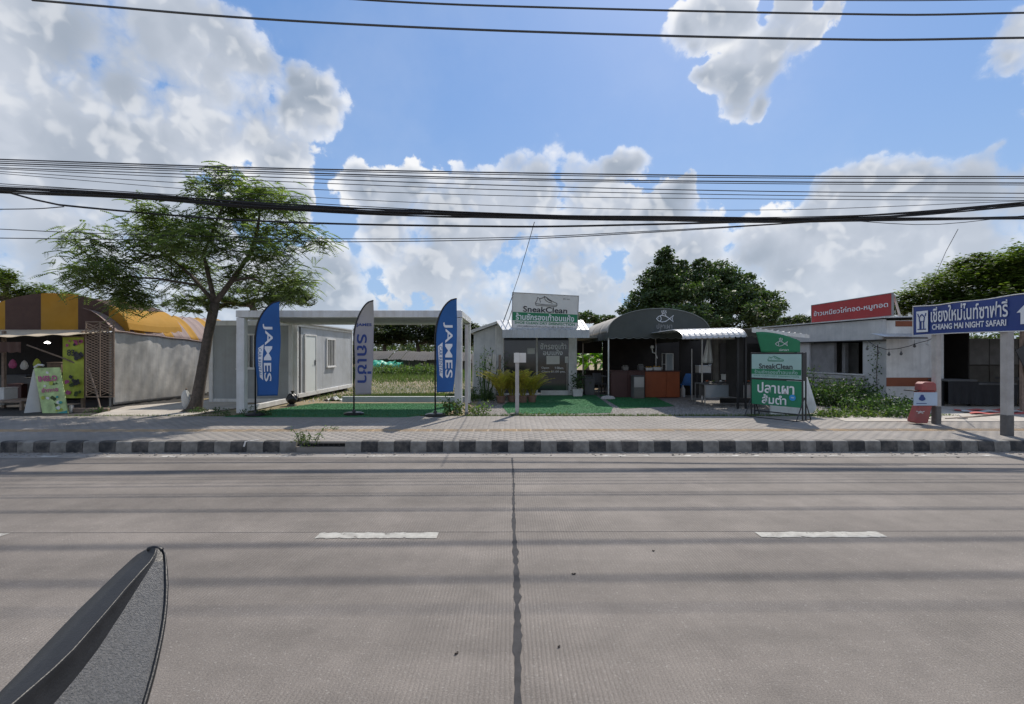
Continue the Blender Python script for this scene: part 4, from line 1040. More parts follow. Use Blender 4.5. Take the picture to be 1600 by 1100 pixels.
# ---- sign on the awning
ysg = 17.25
sg = thing('shop_sign', (PX(851, ysg), ysg, PZ(513, ysg)), 'white and green SneakClean shoe laundry signboard standing on the awning', 'sign')
c4 = [P(800.5, 512, ysg), P(901.5, 515.5, ysg), P(903.5, 463, ysg), P(801.5, 457.5, ysg)]
def q4(u, v, dy=0):                                     # u, v in 0..1 over the board
    p = (c4[0] * (1 - u) + c4[1] * u) * (1 - v) + (c4[3] * (1 - u) + c4[2] * u) * v
    return Vector((p.x, p.y - dy, p.z))
MB().prism([q4(0, 0), q4(1, 0), q4(1, 1), q4(0, 1)], (0, .06, 0)).build('panel', m_sign_white, sg)
MB().prism([q4(0, .215, .002), q4(1, .215, .002), q4(1, .455, .002), q4(0, .455, .002)], (0, -.003, 0)).build('green_band', m_prg, sg)
for (u0, v0, u1, v1) in ((-.012, -.02, 1.012, .0), (-.012, 1.0, 1.012, 1.02), (-.012, 0, 0, 1), (1, 0, 1.012, 1)):
    MB().prism([q4(u0, v0, .01), q4(u1, v0, .01), q4(u1, v1, .01), q4(u0, v1, .01)], (0, .09, 0)).build('frame', m_metal, sg)
Wb, Hb = (c4[1] - c4[0]).length, (c4[3] - c4[0]).length
def onboard(cu, cv, dy=.008): return lambda u, v: q4(cu + u / Wb, cv + v / Hb, dy)
text('SneakClean', Wb * .68, Hb * .17, onboard(.50, .555), m_prk, 'lettering', sg, bold=.02)
text('ร้านซักรองเท้าอบแห้ง', Wb * .90, Hb * .20, onboard(.50, .335), m_prw, 'lettering', sg, bold=.02)
text('SHOE CLEAN DRY DISINFECTION', Wb * .93, Hb * .075, onboard(.50, .155), m_prg, 'lettering', sg, bold=.02)
text('บริการซักรองเท้าอบแห้งฆ่าเชื้อ รับซัก ตุ๊กตา', Wb * .86, Hb * .07, onboard(.50, .055), m_prk, 'lettering', sg)
text('ซัก อบ', Wb * .10, Hb * .04, onboard(.82, .90), m_prk, 'lettering', sg)
def line_art(parent, strokes, fn, r, m, name='drawing'):
    b = MB()
    for st in strokes: b.tube([fn(u, v) for u, v in st], r, 5)
    return b.build(name, m, parent)
SHOE = [[(-.46, -.30), (-.50, -.10), (-.42, .10), (-.40, .36), (-.30, .26), (-.18, .30), (-.08, .46), (.02, .38), (.16, .22), (.34, .06), (.50, -.06), (.52, -.22), (.48, -.32), (-.46, -.30)],
        [(-.48, -.16), (0, -.22), (.50, -.20)], [(-.08, .40), (-.04, .16), (.10, .02), (.30, -.06)], [(.02, .30), (.10, .20)], [(.10, .22), (.18, .12)], [(.18, .15), (.26, .05)], [(-.30, .24), (-.26, -.05)]]
line_art(sg, SHOE, lambda u, v: q4(.51 + u * .33, .78 + v * .36, .006), .010, m_prk)
for k, u in enumerate((.06, .94)):
    MB().tube([q4(u, .95) + Vector((0, .07, 0)), Vector((q4(u, 0).x - .35, ysg + .9, za + .22))], .018, 6).build('stay', m_metal, sg)
for u in (.12, .88): MB().box(q4(u, 0).x - .025, q4(u, 0).x + .025, ysg + .062, ysg + .11, za + .03, PZ(500, ysg)).build('leg', m_metal, sg)
MB().tube([P(802, 459, 17.25), P(793, 485, 17.5), P(786, 504, 17.8)], .016, 5).build('stay', m_blacksteel, sg)

# ---- pots of yellow palms
def palm_pot(px, Y, label, hh=1.2, nf=44):
    x = PX(px, Y); t = thing('potted_palm', (x, Y, GZ + .03), label, 'potted plant', 'potted palms before the shoe shop')
    z0 = GZ + .035
    MB().lathe([(.115, 0), (.15, .16), (.165, .20), (.165, .225), (.145, .225), (.13, .19), (.02, .19)], (x, Y, z0), 18).build('pot', m_clay, t)
    cen, sb = [], MB(); vs, fs = [], []
    for k in range(nf):
        a = random.uniform(0, 6.28); l = hh * random.uniform(.7, 1.08); out = random.uniform(.12, .85) * l
        p0 = Vector((x + .06 * math.cos(a), Y + .06 * math.sin(a), z0 + .18))
        pts = [p0 + Vector((math.cos(a) * out * q ** 1.5, math.sin(a) * out * q ** 1.5, l * (q - .30 * q ** 3))) for q in [i / 6 for i in range(7)]]
        sb.tube(pts, .006, 4, cap=False)
        for i in range(26):
            f = .28 + .72 * i / 26; j = min(5, int(f * 6)); p = pts[j].lerp(pts[j + 1], f * 6 - j); d = (pts[j + 1] - pts[j]).normalized()
            s_ = d.cross(Vector((0, 0, 1))).normalized() * (1 if i % 2 else -1)
            e = p + (s_ * .8 + d * .7 + Vector((0, 0, -.15))).normalized() * random.uniform(.10, .19) * (1.2 - .5 * f)
            md = p.lerp(e, .4); w = d * .013
            b_ = len(vs); vs += [tuple(p), tuple(md + w), tuple(e), tuple(md - w)]; fs.append((b_, b_ + 1, b_ + 2, b_ + 3))
    sb.build('frond_stem', m_palm, t); stuff(npmesh('foliage', np.array(vs), np.array(fs), m_palm, t))
palm_pot(783, 15.55, 'bushy yellow green palm in clay pot, leftmost by the board fence'); palm_pot(800, 15.75, 'yellow green potted palm just left of the square notice post', 1.1)
palm_pot(817, 15.6, 'yellow green potted palm just right of the square notice post', 1.2); palm_pot(831, 15.7, 'yellow green palm in clay pot, rightmost before the shop window', 1.0)
t = thing('planter_tub', (PX(902, 18.0), 18.0, GZ), 'small white square tub with a dark plant at the right shop column', 'planter')
c = WO[t.name]
MB().prism([(c.x - .16, 17.85, GZ + .01), (c.x + .16, 17.85, GZ + .01), (c.x + .20, 17.85, GZ + .30), (c.x - .20, 17.85, GZ + .30)], (0, .3, 0)).build('tub', m_white_old, t)
v, f = leaf_quads(np.array([c.x, 18.0, GZ + .6]) + rng.normal(0, 1, (260, 3)) * np.array([.15, .12, .2]), .09, .3); stuff(npmesh('foliage', v, f, m_vine, t))

# ================================================================== DARK ARCHED TENT
YA, YB = 16.8, 23.0
tent = thing('arched_tent', (PX(1030, YA), YA, GZ), 'dark grey arched canvas tent with a white fish drawing on its front', 'tent')
tx0, tx1 = PX(950, YA), PX(1109, YA); tcx = (tx0 + tx1) / 2; ta = (tx1 - tx0) / 2
zs_, zp = PZ(519, YA), PZ(482.5, YA)
def arch(q): th = math.pi * (1 - q); return (tcx + ta * math.cos(th), zs_ + (zp - zs_) * math.sin(th) ** .92)
b = MB(); n_ = 48
front = [(x, YA, z) for x, z in [arch(i / n_) for i in range(n_ + 1)]]
scal = [(tx1 + (tx0 - tx1) * i / 72, YA + .012 * math.sin(i * .9), zs_ - .19 - .045 * abs(math.sin(math.pi * i / 6))) for i in range(73)]
b.prism(front + scal, (0, .012, 0)); b.build('front_panel', m_tent, tent)
b = MB(); b.tube([(x, y - .012, z + .01) for x, y, z in front], .016, 6); b.build('edge_piping', m_tent_line, tent)
b = MB(); b.tube([(x, y - .006, z) for x, y, z in scal], .008, 4); b.build('hem_piping', m_tent_line, tent)
for k in range(4):
    y0, y1 = YA + .014 + k * (YB - YA) / 4, YA + .012 + (k + 1) * (YB - YA) / 4
    b = MB(); b.grid(lambda u, v: (lambda A, sag: (A[0], y0 + (y1 - y0) * v, A[1] - sag))(arch(u), .07 * math.sin(v * math.pi) * math.sin(u * math.pi)), 40, 6)
    b.build('roof_panel', m_tent_top, tent, smooth=True, solid=.006)
for xx, s_ in ((tx0, -1), (tx1, 1)):
    b = MB(); b.grid(lambda u, v: (xx + .01 * s_ + .03 * math.sin(u * 20) * (v), YA + .02 + (YB - YA) * u, zs_ - .24 * v - .045 * v * abs(math.sin(u * math.pi * 14))), 112, 2); b.build('side_valance', m_tent, tent, solid=.006)
for y in (YA + .06, (YA + YB) / 2, YB - .05):
    b = MB(); b.tube([(x, y, z - .03) for x, z in [arch(i / 20) for i in range(21)]], .02, 6); b.build('hoop', m_metal, tent)
for x, y in ((tx0 + .03, YA + .06), (tx1 - .25, YA + .06), (tx0 + .03, YB - .06), (tx1 - .05, YB - .06)):
    MB().tube([(x, y, GZ), (x, y, zs_)], .026, 8).build('pole', m_white_old, tent)
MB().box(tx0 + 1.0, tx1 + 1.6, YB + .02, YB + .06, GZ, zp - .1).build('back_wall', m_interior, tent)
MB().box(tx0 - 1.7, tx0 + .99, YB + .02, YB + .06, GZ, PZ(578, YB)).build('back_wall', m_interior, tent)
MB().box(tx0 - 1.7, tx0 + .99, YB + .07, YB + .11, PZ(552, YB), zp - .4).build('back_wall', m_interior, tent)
MB().box(tx0 - .95, tx0 - .03, YA + 1.9, YB, zs_ - .14, zs_ - .08).build('side_roof', m_tent_top, tent)
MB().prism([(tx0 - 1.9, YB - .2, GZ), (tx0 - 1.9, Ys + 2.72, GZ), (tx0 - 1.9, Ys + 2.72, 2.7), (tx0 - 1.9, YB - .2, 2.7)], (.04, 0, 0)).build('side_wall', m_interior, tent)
fc_ = (PX(1039, YA), PZ(498, YA)); sp = 1 / F * YA
FISH = [[(-13.5, 0), (-10, 3.6), (-5, 5.2), (1, 4.0), (7, 0), (13, -5), (11, 0), (13.3, 5.2), (7, 0), (1, -4.2), (-5, -5.2), (-10, -3.6), (-13.5, 0)],
        [(-8, 4.2), (-6.2, 1.5), (-6.2, -1.5), (-8, -4.2)], [(-10.3, .6), (-9.6, .6)], [(-5, 5.2), (-4, 8), (1, 7), (1, 4)],
        [(-5, 8.6), (-4.4, 10), (-5.2, 11.4), (-4.6, 13)], [(-2, 8.6), (-1.4, 10), (-2.2, 11.6), (-1.6, 13.6)], [(1, 8.6), (1.6, 10), (.8, 11.4), (1.4, 13)]]
line_art(tent, FISH, lambda u, v: (fc_[0] + u * sp, YA - .012, fc_[1] + v * sp), .013, m_prw, 'fish_drawing')
text('ปลาเผา', 24 * sp, 8 * sp, plane(PX(1038, YA), YA - .01, PZ(509.5, YA)), m_sign_back, 'lettering', tent); text('ส้มตำ', 20 * sp, 6.5 * sp, plane(PX(1039, YA), YA - .01, PZ(518, YA)), m_sign_back, 'lettering', tent)
t = thing('pole_footing', (tx0, YA + .05, GZ), 'pale concrete block holding the front left tent pole', 'block')
MB().lathe([(.24, 0), (.27, .05), (.20, .13), (.05, .15)], (tx0 + .0, YA + .02, GZ), 9, 1, .7).build('block', m_post, t); MB().tube([(tx0 + .03, YA + .06, GZ + .1), (tx0 + .03, YA + .06, GZ + .22)], .036, 8).build('sleeve', m_metal, t)
# banana leaves shining behind the opening
t = thing('banana_plant', (PX(930, 24.6), 24.6, GZ), 'sunlit bright green banana leaves seen through the opening left in the tent', 'plant')
sb = MB()
for k in range(70):
    a = random.uniform(0, 6.28); x0 = PX(928, 24.6) + random.uniform(-1.2, 1.2); l = random.uniform(.6, 1.1); z0 = GZ + random.uniform(.1, 1.7)
    sb.grid(lambda u, v: (x0 + math.cos(a) * l * u * .8 - math.sin(a) * (v - .5) * .34 * math.sin(.1 + 3 * u), 24.6 + math.sin(a) * l * u * .5 + math.cos(a) * (v - .5) * .34 * math.sin(.1 + 3 * u), z0 + l * (u * 1.2 - .9 * u * u) - .10 * abs(v - .5)), 8, 4)
sb.build('leaf', m_bright, t); MB().tube([(PX(930, 24.6), 24.6, GZ - .1), (PX(931, 24.6), 24.6, 1.3)], .08, 8).build('stalk', m_weed, t)

# ---- things in the tent
Yk = 17.4
k_ = thing('serving_counter', (PX(1010, Yk), Yk, GZ), 'long red brown serving counter with an orange end inside the dark tent', 'counter')
zc = PZ(579, Yk)
for xa, xb, mm_ in ((955, 981, m_counter_dk), (981.3, 1008, m_counter_dk), (1008.3, 1041, m_counter), (1041.3, 1062, m_counter)):
    MB().bbox(PX(xa, Yk), PX(xb, Yk), Yk, Yk + .7, GZ + .04, zc - .04, .006).build('front_panel', mm_, k_)
MB().bbox(PX(953, Yk), PX(1064, Yk), Yk - .03, Yk + .73, zc - .037, zc, .006).build('counter_top', m_counter_dk, k_)
def boxthing(name, label, cat, px0, px1, py0, py1, Y, d, m, group=None, lid=None, extra=None):
    x0, x1, z0, z1 = PX(px0, Y), PX(px1, Y), PZ(py1, Y), PZ(py0, Y)
    t = thing(name, ((x0 + x1) / 2, Y + d / 2, z0), label, cat, group)
    MB().bbox(x0, x1, Y, Y + d, z0, z1 - .03, .01).build('body', m, t)
    MB().bbox(x0 - .01, x1 + .01, Y - .01, Y + d + .01, z1 - .028, z1, .008).build('lid', lid or m, t)
    return t, x0, x1, z0, z1
Yc = 16.95
t, x0, x1, z0, z1 = boxthing('metal_cabinet', 'narrow grey metal cabinet standing before the serving counter', 'cabinet', 990, 1007, 587, 623.5, Yc, .4, m_interior_grey)
MB().box(x0 + .02, x1 - .02, Yc - .012, Yc - .002, (z0 + z1) / 2, z1 - .05).build('door', m_metal, t); MB().box(x0 + .02, x1 - .02, Yc - .012, Yc - .002, z0 + .03, (z0 + z1) / 2 - .02).build('door', m_conc_dark, t)
# glass showcase on the counter
x0, x1 = PX(1041, Yk), PX(1053, Yk); t = thing('glass_showcase', (x0, Yk + .2, zc), 'small glass showcase with white edges on the orange counter end', 'showcase')
zh = PZ(553, Yk)
for x, y in ((x0, Yk + .05), (x1 - .02, Yk + .05), (x0, Yk + .5), (x1 - .02, Yk + .5)): MB().box(x, x + .02, y, y + .02, zc, zh).build('edge_strip', m_sign_white, t)
MB().box(x0 - .003, x1 + .003, Yk + .045, Yk + .525, zh + .002, zh + .02).build('top', m_sign_white, t); MB().box(x0 + .022, x1 - .022, Yk + .055, Yk + .06, zc + .002, zh).build('pane', m_glass, t); MB().box(x0 + .02, x1 - .02, Yk + .08, Yk + .5, zc + .22, zc + .235).build('shelf', m_sign_white, t)
for i, (a_, b_, h_, mm_, lab) in enumerate([(1011, 1022, 4, m_boxwhite, 'white food tray on the counter, nearest the cabinet'), (1023, 1036, 5, m_boxwhite, 'white food tray on the counter beside the glass showcase'), (1000, 1008, 8, m_interior_grey, 'grey cooking pot on the counter above the metal cabinet'), (975, 984, 6, m_conc_dark, 'dark container on the maroon end of the counter')]):
    xa, xb = PX(a_, Yk), PX(b_, Yk); t = thing('tray' if i < 2 else 'pot', ((xa + xb) / 2, Yk + .3, zc), lab, 'tray' if i < 2 else 'pot')
    z1 = zc + h_ / F * Yk
    MB().prism([(xa + .02, Yk + .15, zc + .003), (xb - .02, Yk + .15, zc + .003), (xb, Yk + .15, z1), (xa, Yk + .15, z1)], (0, .3, 0)).build('body', mm_, t)
    for kk in range(3): MB().lathe([(.0, 0), (.035, .01), (.04, .035), (.0, .055)], (xa + (xb - xa) * (kk + .7) / 3.4, Yk + .25, z1 + .002), 8).build('food', m_yellow if i < 2 else m_metal, t)
t = thing('hanging_lamp_arm', P(1020, 540, 17.6), 'white bent swing arm with round head hanging above the serving counter', 'lamp')
MB().tube([P(1019, 545, 17.6), P(1020, 551, 17.6), P(1024, 552, 17.6), P(1027, 560, 17.6)], .022, 8).build('arm', m_sign_white, t)
MB().lathe([(0, 0), (.06, .02), (.07, .07), (.05, .12), (0, .14)], tuple(P(1019, 545, 17.6)), 14).build('head', m_boxwhite, t); MB().tube([P(1019, 539, 17.6), P(1019, 500, 17.6)], .006, 4).build('cord', m_blacksteel, t)
t = thing('restaurant_table', (PX(925, 19.5), 19.5, GZ), 'dark low table in the shade left of the tent pole', 'table')
xa, xb = PX(908, 19.5), PX(947, 19.5)
MB().bbox(xa, xb, 19.3, 20.2, .86, .90, .008).build('table_top', m_interior_grey, t)
for x, y in ((xa + .05, 19.35), (xb - .1, 19.35), (xa + .05, 20.1), (xb - .1, 20.1)): MB().box(x, x + .05, y, y + .05, GZ, .858).build('leg', m_blacksteel, t)
boxthing('cool_box', 'dark grey cool box on the turf left of the tent pole', 'box', 914, 929, 590, 617, 18.4, .5, m_interior_grey)
def chair(x, y, rz, label, m):
    t = thing('plastic_chair', (x, y, GZ), label, 'chair', 'chairs inside the tent'); M_ = Matrix.Translation((x, y, GZ)) @ Matrix.Rotation(rz, 4, 'Z')
    b = MB(); b.M = M_; b.bbox(-.21, .21, -.20, .20, .42, .45, .01); b.build('seat', m, t)
    b = MB(); b.M = M_; b.grid(lambda u, v: (-.2 + .4 * u, .19 + .08 * v - .05 * math.sin(u * 3.14), .46 + .40 * v), 6, 4); b.build('backrest', m, t, solid=.02)
    for sx_ in (-.17, .17):
        for sy_ in (-.16, .16):
            b = MB(); b.M = M_; b.tube([(sx_ * 1.15, sy_ * 1.15, 0), (sx_, sy_, .42)], .018, 6); b.build('leg', m, t)
chair(PX(938, 18.9), 18.9, .4, 'dark plastic chair just left of the tent pole', m_interior_grey); chair(PX(1072, 18.4), 18.4, -.3, 'blue plastic chair between the counter and the thin post', m_bluetarp); chair(PX(1088, 18.9), 18.9, 1.0, 'blue plastic chair just right of the thin post', m_bluetarp)
for i, (a_, b_, c_, d_, lab) in enumerate([(1092, 1111, 571, 582.5, 'white foam box on the back table, left of two'), (1113, 1131, 569, 584, 'white foam box on the back table, right of two'), (1134, 1152, 585, 594, 'flat pale box on the display table beneath the awning')]):
    boxthing('foam_box', lab, 'box', a_, b_, c_, d_, 17.6 if i < 2 else 15.2, .35, m_boxwhite, 'foam boxes by the stall')
t = thing('back_table', (PX(1111, 17.5), 17.5, GZ), 'dark table carrying two white foam boxes right of the tent', 'table')
zt_ = PZ(583.5, 17.6)
MB().bbox(PX(1088, 17.5), PX(1136, 17.5), 17.5, 18.1, zt_ - .035, zt_ - .002, .006).build('table_top', m_blacksteel, t)
for x in (PX(1089, 17.5), PX(1134, 17.5)):
    for y in (17.52, 18.03): MB().box(x, x + .04, y, y + .04, GZ, zt_ - .037).build('leg', m_blacksteel, t)
t = thing('bottle', (PX(1067, 17.9), 17.9, GZ), 'white plastic bottle standing on the ground right of the orange counter end', 'bottle'); MB().lathe([(.08, 0), (.085, .3), (.03, .4), (.03, .44), (0, .45)], (PX(1067, 17.9), 17.9, GZ), 12).build('body', m_boxwhite, t); MB().lathe([(.034, 0), (.034, .05), (0, .05)], (PX(1067, 17.9), 17.9, GZ + .455), 10).build('cap', m_bluetarp, t)
t = thing('thin_post', (PX(1081, 16.2), 16.2, GZ), 'thin grey upright post between the tent and the corrugated awning', 'post'); MB().tube([(PX(1081, 16.2), 16.2, GZ), (PX(1081, 16.2), 16.2, PZ(545, 16.2))], .022, 8).build('shaft', m_metal, t); MB().lathe([(.12, 0), (.12, .04), (.04, .06)], (PX(1081, 16.2), 16.2, GZ), 12).build('foot', m_conc_dark, t)

# ================================================================== STALL WITH CORRUGATED AWNING
Yq = 13.6
st = thing('food_stall', (PX(1150, Yq), Yq + .8, GZ), 'food stall under a pale corrugated awning behind the green sign stand', 'stall')
q0, q1 = PX(1067, Yq), PX(1168, Yq); zq = PZ(516, Yq)
for k in range(4):
    xa = q0 + k * (q1 - q0) / 4; xb = xa + (q1 - q0) / 4
    def aw(u, v):
        X = xa + (xb - xa) * u; th = v * math.pi / 2
        return (X, Yq + .99 + 3.6 * (1 - v / .55) if v < .55 else Yq + .99 - .99 * math.sin((v - .55) / .45 * math.pi / 2), (zq + .05 + .03 * (X - q0)) - (0 if v < .55 else .30 * (1 - math.cos((v - .55) / .45 * math.pi / 2))) + ribz(X, .16, .022))
    b = MB(); b.grid(aw, 44, 14); b.build('roof_sheet', m_zinc, st, solid=.004)  # back of the roof lengthened to shade the stall inside
q2 = PX(1256, Yq)
for k in range(3):
    xa = q1 + .01 + k * (q2 - q1) / 3; xb = xa + (q2 - q1) / 3
    b = MB(); b.grid(lambda u, v: (lambda X: (X, Yq - .25 + 2.5 * v, PZ(513, Yq) - (X - q1) * .125 + ribz(X, .16, .02)))(xa + (xb - xa) * u), 30, 1); b.build('roof_sheet', m_zinc, st, solid=.004)
MB().prism([(q1, Yq - .26, PZ(520, Yq)), (q2, Yq - .26, PZ(529, Yq)), (q2, Yq - .26, PZ(523.5, Yq)), (q1, Yq - .26, PZ(513.5, Yq))], (0, .012, 0)).build('edge_strip', m_white, st)
for x, y in ((q1 - .15, Yq + .3), (q1 + .08, Yq + .3), (q2 - .07, Yq + .3), (q2 - .07, Yq + 2.0)):
    MB().bbox(x, x + .055, y, y + .055, GZ, 2.24 if x > q1 + .5 else 2.42, .004).build('post', m_blacksteel, st)
MB().box(q1 + .14, q2 - .08, Yq + 2.1, Yq + 2.14, GZ, 2.15).build('back_panel', m_blacksteel, st)
MB().box(q2 - .06, q2 - .02, Yq + .4, Yq + 1.95, .9, 2.2).build('side_panel', m_interior_grey, st)
MB().box(q1 - .08, q1 + .06, Yq + .36, Yq + 1.2, .5, 2.38).build('dark_curtain', m_interior, st)
b = MB(); b.grid(lambda u, v: (PX(1112, 15.9) + (PX(1158, 15.9) - PX(1112, 15.9)) * u, 15.9 + .05 * math.sin(u * 21) , .75 + 1.65 * v), 40, 6); b.build('back_tarpaulin', m_conc_dark, st, solid=.01)
MB().box(PX(1062, 18.6), PX(1215, 18.6), 18.6, 18.65, GZ, 2.75).build('back_wall', m_interior, st)  # added dark wall, closes bright gaps so the stall reads dark
MB().box(q0 + .2, q1 - .05, Yq + .6, Yq + .64, PZ(530, Yq + .6), PZ(527, Yq + .6)).build('crossbar', m_white_old, st)
def cloth(px0, px1, px2, px3, py0, py1, Y, lab):
    t = thing('hanging_cloth', (PX((px0 + px1) / 2, Y), Y, PZ(py0, Y)), lab, 'cloth', 'pale cloths hanging in the stall')
    b = MB(); b.grid(lambda u, v: (PX(px0 + (px1 - px0) * u, Y) * (1 - v) + PX(px2 + (px3 - px2) * u, Y) * v, Y + .05 * math.sin(u * 15) * (.4 + v), PZ(py0 + (py1 - py0) * v, Y)), 24, 8)
    b.build('cloth', m_boxwhite, t, smooth=True, solid=.006); MB().tube([P(px0, py0 - 1, Y), P(px1, py0 - 1, Y)], .012, 6).build('hanging_rod', m_wood, t)
cloth(1105, 1110, 1097, 1115, 530, 567, 15.0, 'long pale cloth flaring downwards under the left awning end'); cloth(1150, 1155, 1148, 1154, 530, 566, 14.3, 'narrow pale cloth hanging at the right awning end')
Yd = 14.6
t = thing('display_table', (PX(1137, Yd), Yd, GZ), 'low metal framed display table with dark glass front under the awning', 'table')
xa, xb = PX(1101, Yd), PX(1185, Yd); z1, z0 = PZ(600, Yd), PZ(622, Yd)
MB().bbox(xa, xb, Yd, Yd + .8, z1 - .03, z1, .006).build('table_top', m_interior_grey, t)
MB().box(xa + .03, xb - .03, Yd + .01, Yd + .02, z0 + .03, z1 - .035).build('glass_front', m_glass, t); MB().box(xa + .03, xb - .03, Yd + .5, Yd + .52, z0 + .03, z1 - .035).build('back_board', m_conc_dark, t)
MB().bbox(xa, xb, Yd - .01, Yd + .03, z0, z0 + .028, .004).build('rail', m_metal, t); MB().bbox(xa + .1, xb, Yd - .02, Yd + .02, GZ + .08, GZ + .105, .004).build('rail', m_metal, t)
for x in (xa, xb - .03):
    for y in (Yd, Yd + .76): MB().bbox(x, x + .03, y, y + .03, GZ, z1 - .032, .003).build('leg', m_metal, t)
for k in range(7):
    c = (xa + .2 + k * .21, Yd + .3 + .1 * math.sin(k * 3), z1 + .002); tt = thing('food_pan', c, ['steel pan at the left end of the display table', 'second steel pan on the display table, right of the end one', 'steel pan below the narrow hanging cloth', 'fourth steel pan on the display table counting from its left end', 'steel pan in the middle right of the display table', 'steel pan next to the green sign stand, last but one', 'steel pan at the right end of the display table'][k], 'pan', 'pans on the display table')
    MB().lathe([(.06, 0), (.09, .06), (.10, .06), (.085, .05), (.0, .045)], c, 14).build('bowl', m_metal, tt); MB().lathe([(.0, 0), (.05, .02), (.03, .05), (0, .06)], (c[0], c[1], c[2] + .045), 9).build('food', (m_counter, m_weed, m_boxwhite)[k % 3], tt)
t = thing('leaning_board', (PX(1262, 12.9), 12.9, GZ), 'large white board leaning behind the legs of the green sign stand', 'board')
MB().prism([P(1205, 600, 12.95), P(1262, 590, 12.95), P(1276, 636, 12.75), P(1272, 645, 12.7), P(1204, 652, 12.6)], (0, .05, .01)).build('sheet', m_plaster, t); MB().box(PX(1230, 13.1), PX(1234, 13.1), 13.0, 13.06, GZ, 1.0).build('prop', m_wood, t)

# ================================================================== GREEN SIGN STAND
fr = frame((6.25, 12.35, 0), (.68, -1.0)); Lg = 1.22
gs = thing('sign_stand', (6.59, 11.85, .2), 'black steel sign stand with green Thai menu board and shoe sign at the pavement edge', 'sign')
def gbox(name, m, *a, ch=.004, parent=None): b = MB(); b.M = fr; b.bbox(*a, ch); return b.build(name, m, parent or gs)
for x in (-.03, Lg): gbox('upright', m_blacksteel, x, x + .03, 0, .03, .18, 1.84); gbox('upright', m_blacksteel, x, x + .03, .16, .19, .18, 1.84)
for z in (1.148, 1.80): gbox('crossbar', m_blacksteel, .002, Lg - .002, -.012, .022, z, z + .035)
gbox('crossbar', m_blacksteel, .002, Lg - .002, .165, .185, 1.80, 1.83); gbox('crossbar', m_blacksteel, .002, Lg - .002, .165, .185, .30, .33)
gbox('side_panel', m_blacksteel, Lg + .002, Lg + .028, .032, .158, 1.15, 1.83)
gbox('menu_board', m_sign_green, .004, Lg - .004, -.01, .015, .505, 1.140)
gbox('shoe_board', m_sign_teal, .004, Lg - .004, -.01, .015, 1.190, 1.795)
gbox('green_band', m_prg, .006, Lg - .006, -.014, -.0115, 1.285, 1.415)
gp = lambda cx, cz, dy=-.016: (lambda u, v: fr @ Vector((cx + u, dy, cz + v)))
text('SneakClean', .82, .13, gp(Lg / 2, 1.49), m_prk, 'lettering', gs, bold=.02)
text('ร้านซักรองเท้าอบแห้ง', 1.05, .10, gp(Lg / 2, 1.35, -.018), m_sign_teal, 'lettering', gs, bold=.01)
text('SHOE CLEAN DRY DISINFECTION', 1.1, .035, gp(Lg / 2, 1.245), m_prg, 'lettering', gs)
line_art(gs, SHOE, lambda u, v: fr @ Vector((Lg / 2 + u * .38, -.014, 1.67 + v * .17)), .005, m_prg)
text('ปลาเผา', .90, .27, gp(Lg * .5, .945), m_prw, 'lettering', gs, bold=.02)
text('ส้มตำ', .60, .24, gp(Lg * .47, .66), m_prw, 'lettering', gs, bold=.02)
b = MB(); b.M = fr; b.prism([(1.02 + .075 * math.cos(a), -.015, .735 + .075 * math.sin(a)) for a in [k * math.pi / 12 for k in range(24)]], (0, -.004, 0)); b.build('round_logo', m_bluelogo, gs)
b = MB(); b.M = fr; b.box(.98, 1.06, -.022, -.020, .742, .750); b.box(.985, 1.055, -.022, -.020, .725, .731); b.build('logo_mark', m_prw, gs)
# curved top board
b = MB(); b.M = fr
b.grid(lambda u, v: (.10 + .14 * (1 - v) + u * (Lg - .14 - .14 * (1 - v) - .0) - .10 * v * (1 - u) * 0, .02 - .05 * math.sin(u * 3.0), 1.84 + (v * (.53 - .26 * u ** 2.2))), 20, 10)
tbp = b.build('curved_board', m_prg, gs, smooth=True, solid=.006)
tp_ = lambda u, v: fr @ Vector((.78 + u * .011, -.050, 2.05 + v * .011))
line_art(gs, FISH, tp_, .006, m_prw, 'fish_drawing')
text('ปลาเผา', .22, .06, gp(.83, 1.90, -.040), m_prw, 'lettering', gs)
for x in (-.02, Lg + .02):
    for y in (-.30, .42):
        b = MB(); b.M = fr; b.tube([(x, .09, .75), (x, y, .205)], .014, 6); b.build('leg', m_blacksteel, gs)
b = MB(); b.M = fr; b.tube([(-.02, -.30, .21), (Lg + .02, -.30, .21)], .012, 6); b.tube([(Lg + .02, -.30, .21), (Lg + .02, .42, .21)], .012, 6); b.tube([(-.02, -.30, .21), (-.02, .42, .21)], .012, 6); b.build('foot_rail', m_blacksteel, gs)

# ================================================================== WHITE BUILDING WITH RED SIGN
A_, B_ = Vector((11.0, 20.9, 0)), Vector((11.86, 15.0, 0))
fr = frame(A_, B_ - A_); LL = (B_ - A_).length          # local +y points away to the right (inside)
wb = thing('white_building', (12.6, 17.5, GZ), 'low whitewashed building with a rust brown stripe and dark window opening', 'building')
def wbox(name, m, *a, ch=.0, parent=None):
    b = MB(); b.M = fr; (b.bbox(*a, ch) if ch else b.box(*a)); return b.build(name, m, parent or wb)
o0, o1 = .467 * LL, .856 * LL; oz0, oz1 = 1.07, 2.20; ztop = 2.93
wbox('wall', m_plaster_blue, 0, o0 - .003, 0, .18, GZ - .1, 2.25); wbox('wall', m_plaster_blue, o1 + .003, LL - .003, 0, .18, GZ - .1, 2.25)
wbox('wall', m_plaster, o0, o1, 0, .18, GZ - .1, oz0)
wbox('window_ledge', m_white_old, o0 - .1, o1 + .1, -.05, .2, oz0 + .003, oz0 + .05, ch=.006)
wbox('back_wall', m_interior, -.3, LL - .2, 3.3, 3.35, GZ, 2.9); wbox('end_wall', m_interior, -.06, -.01, .2, 3.3, GZ, 2.9)
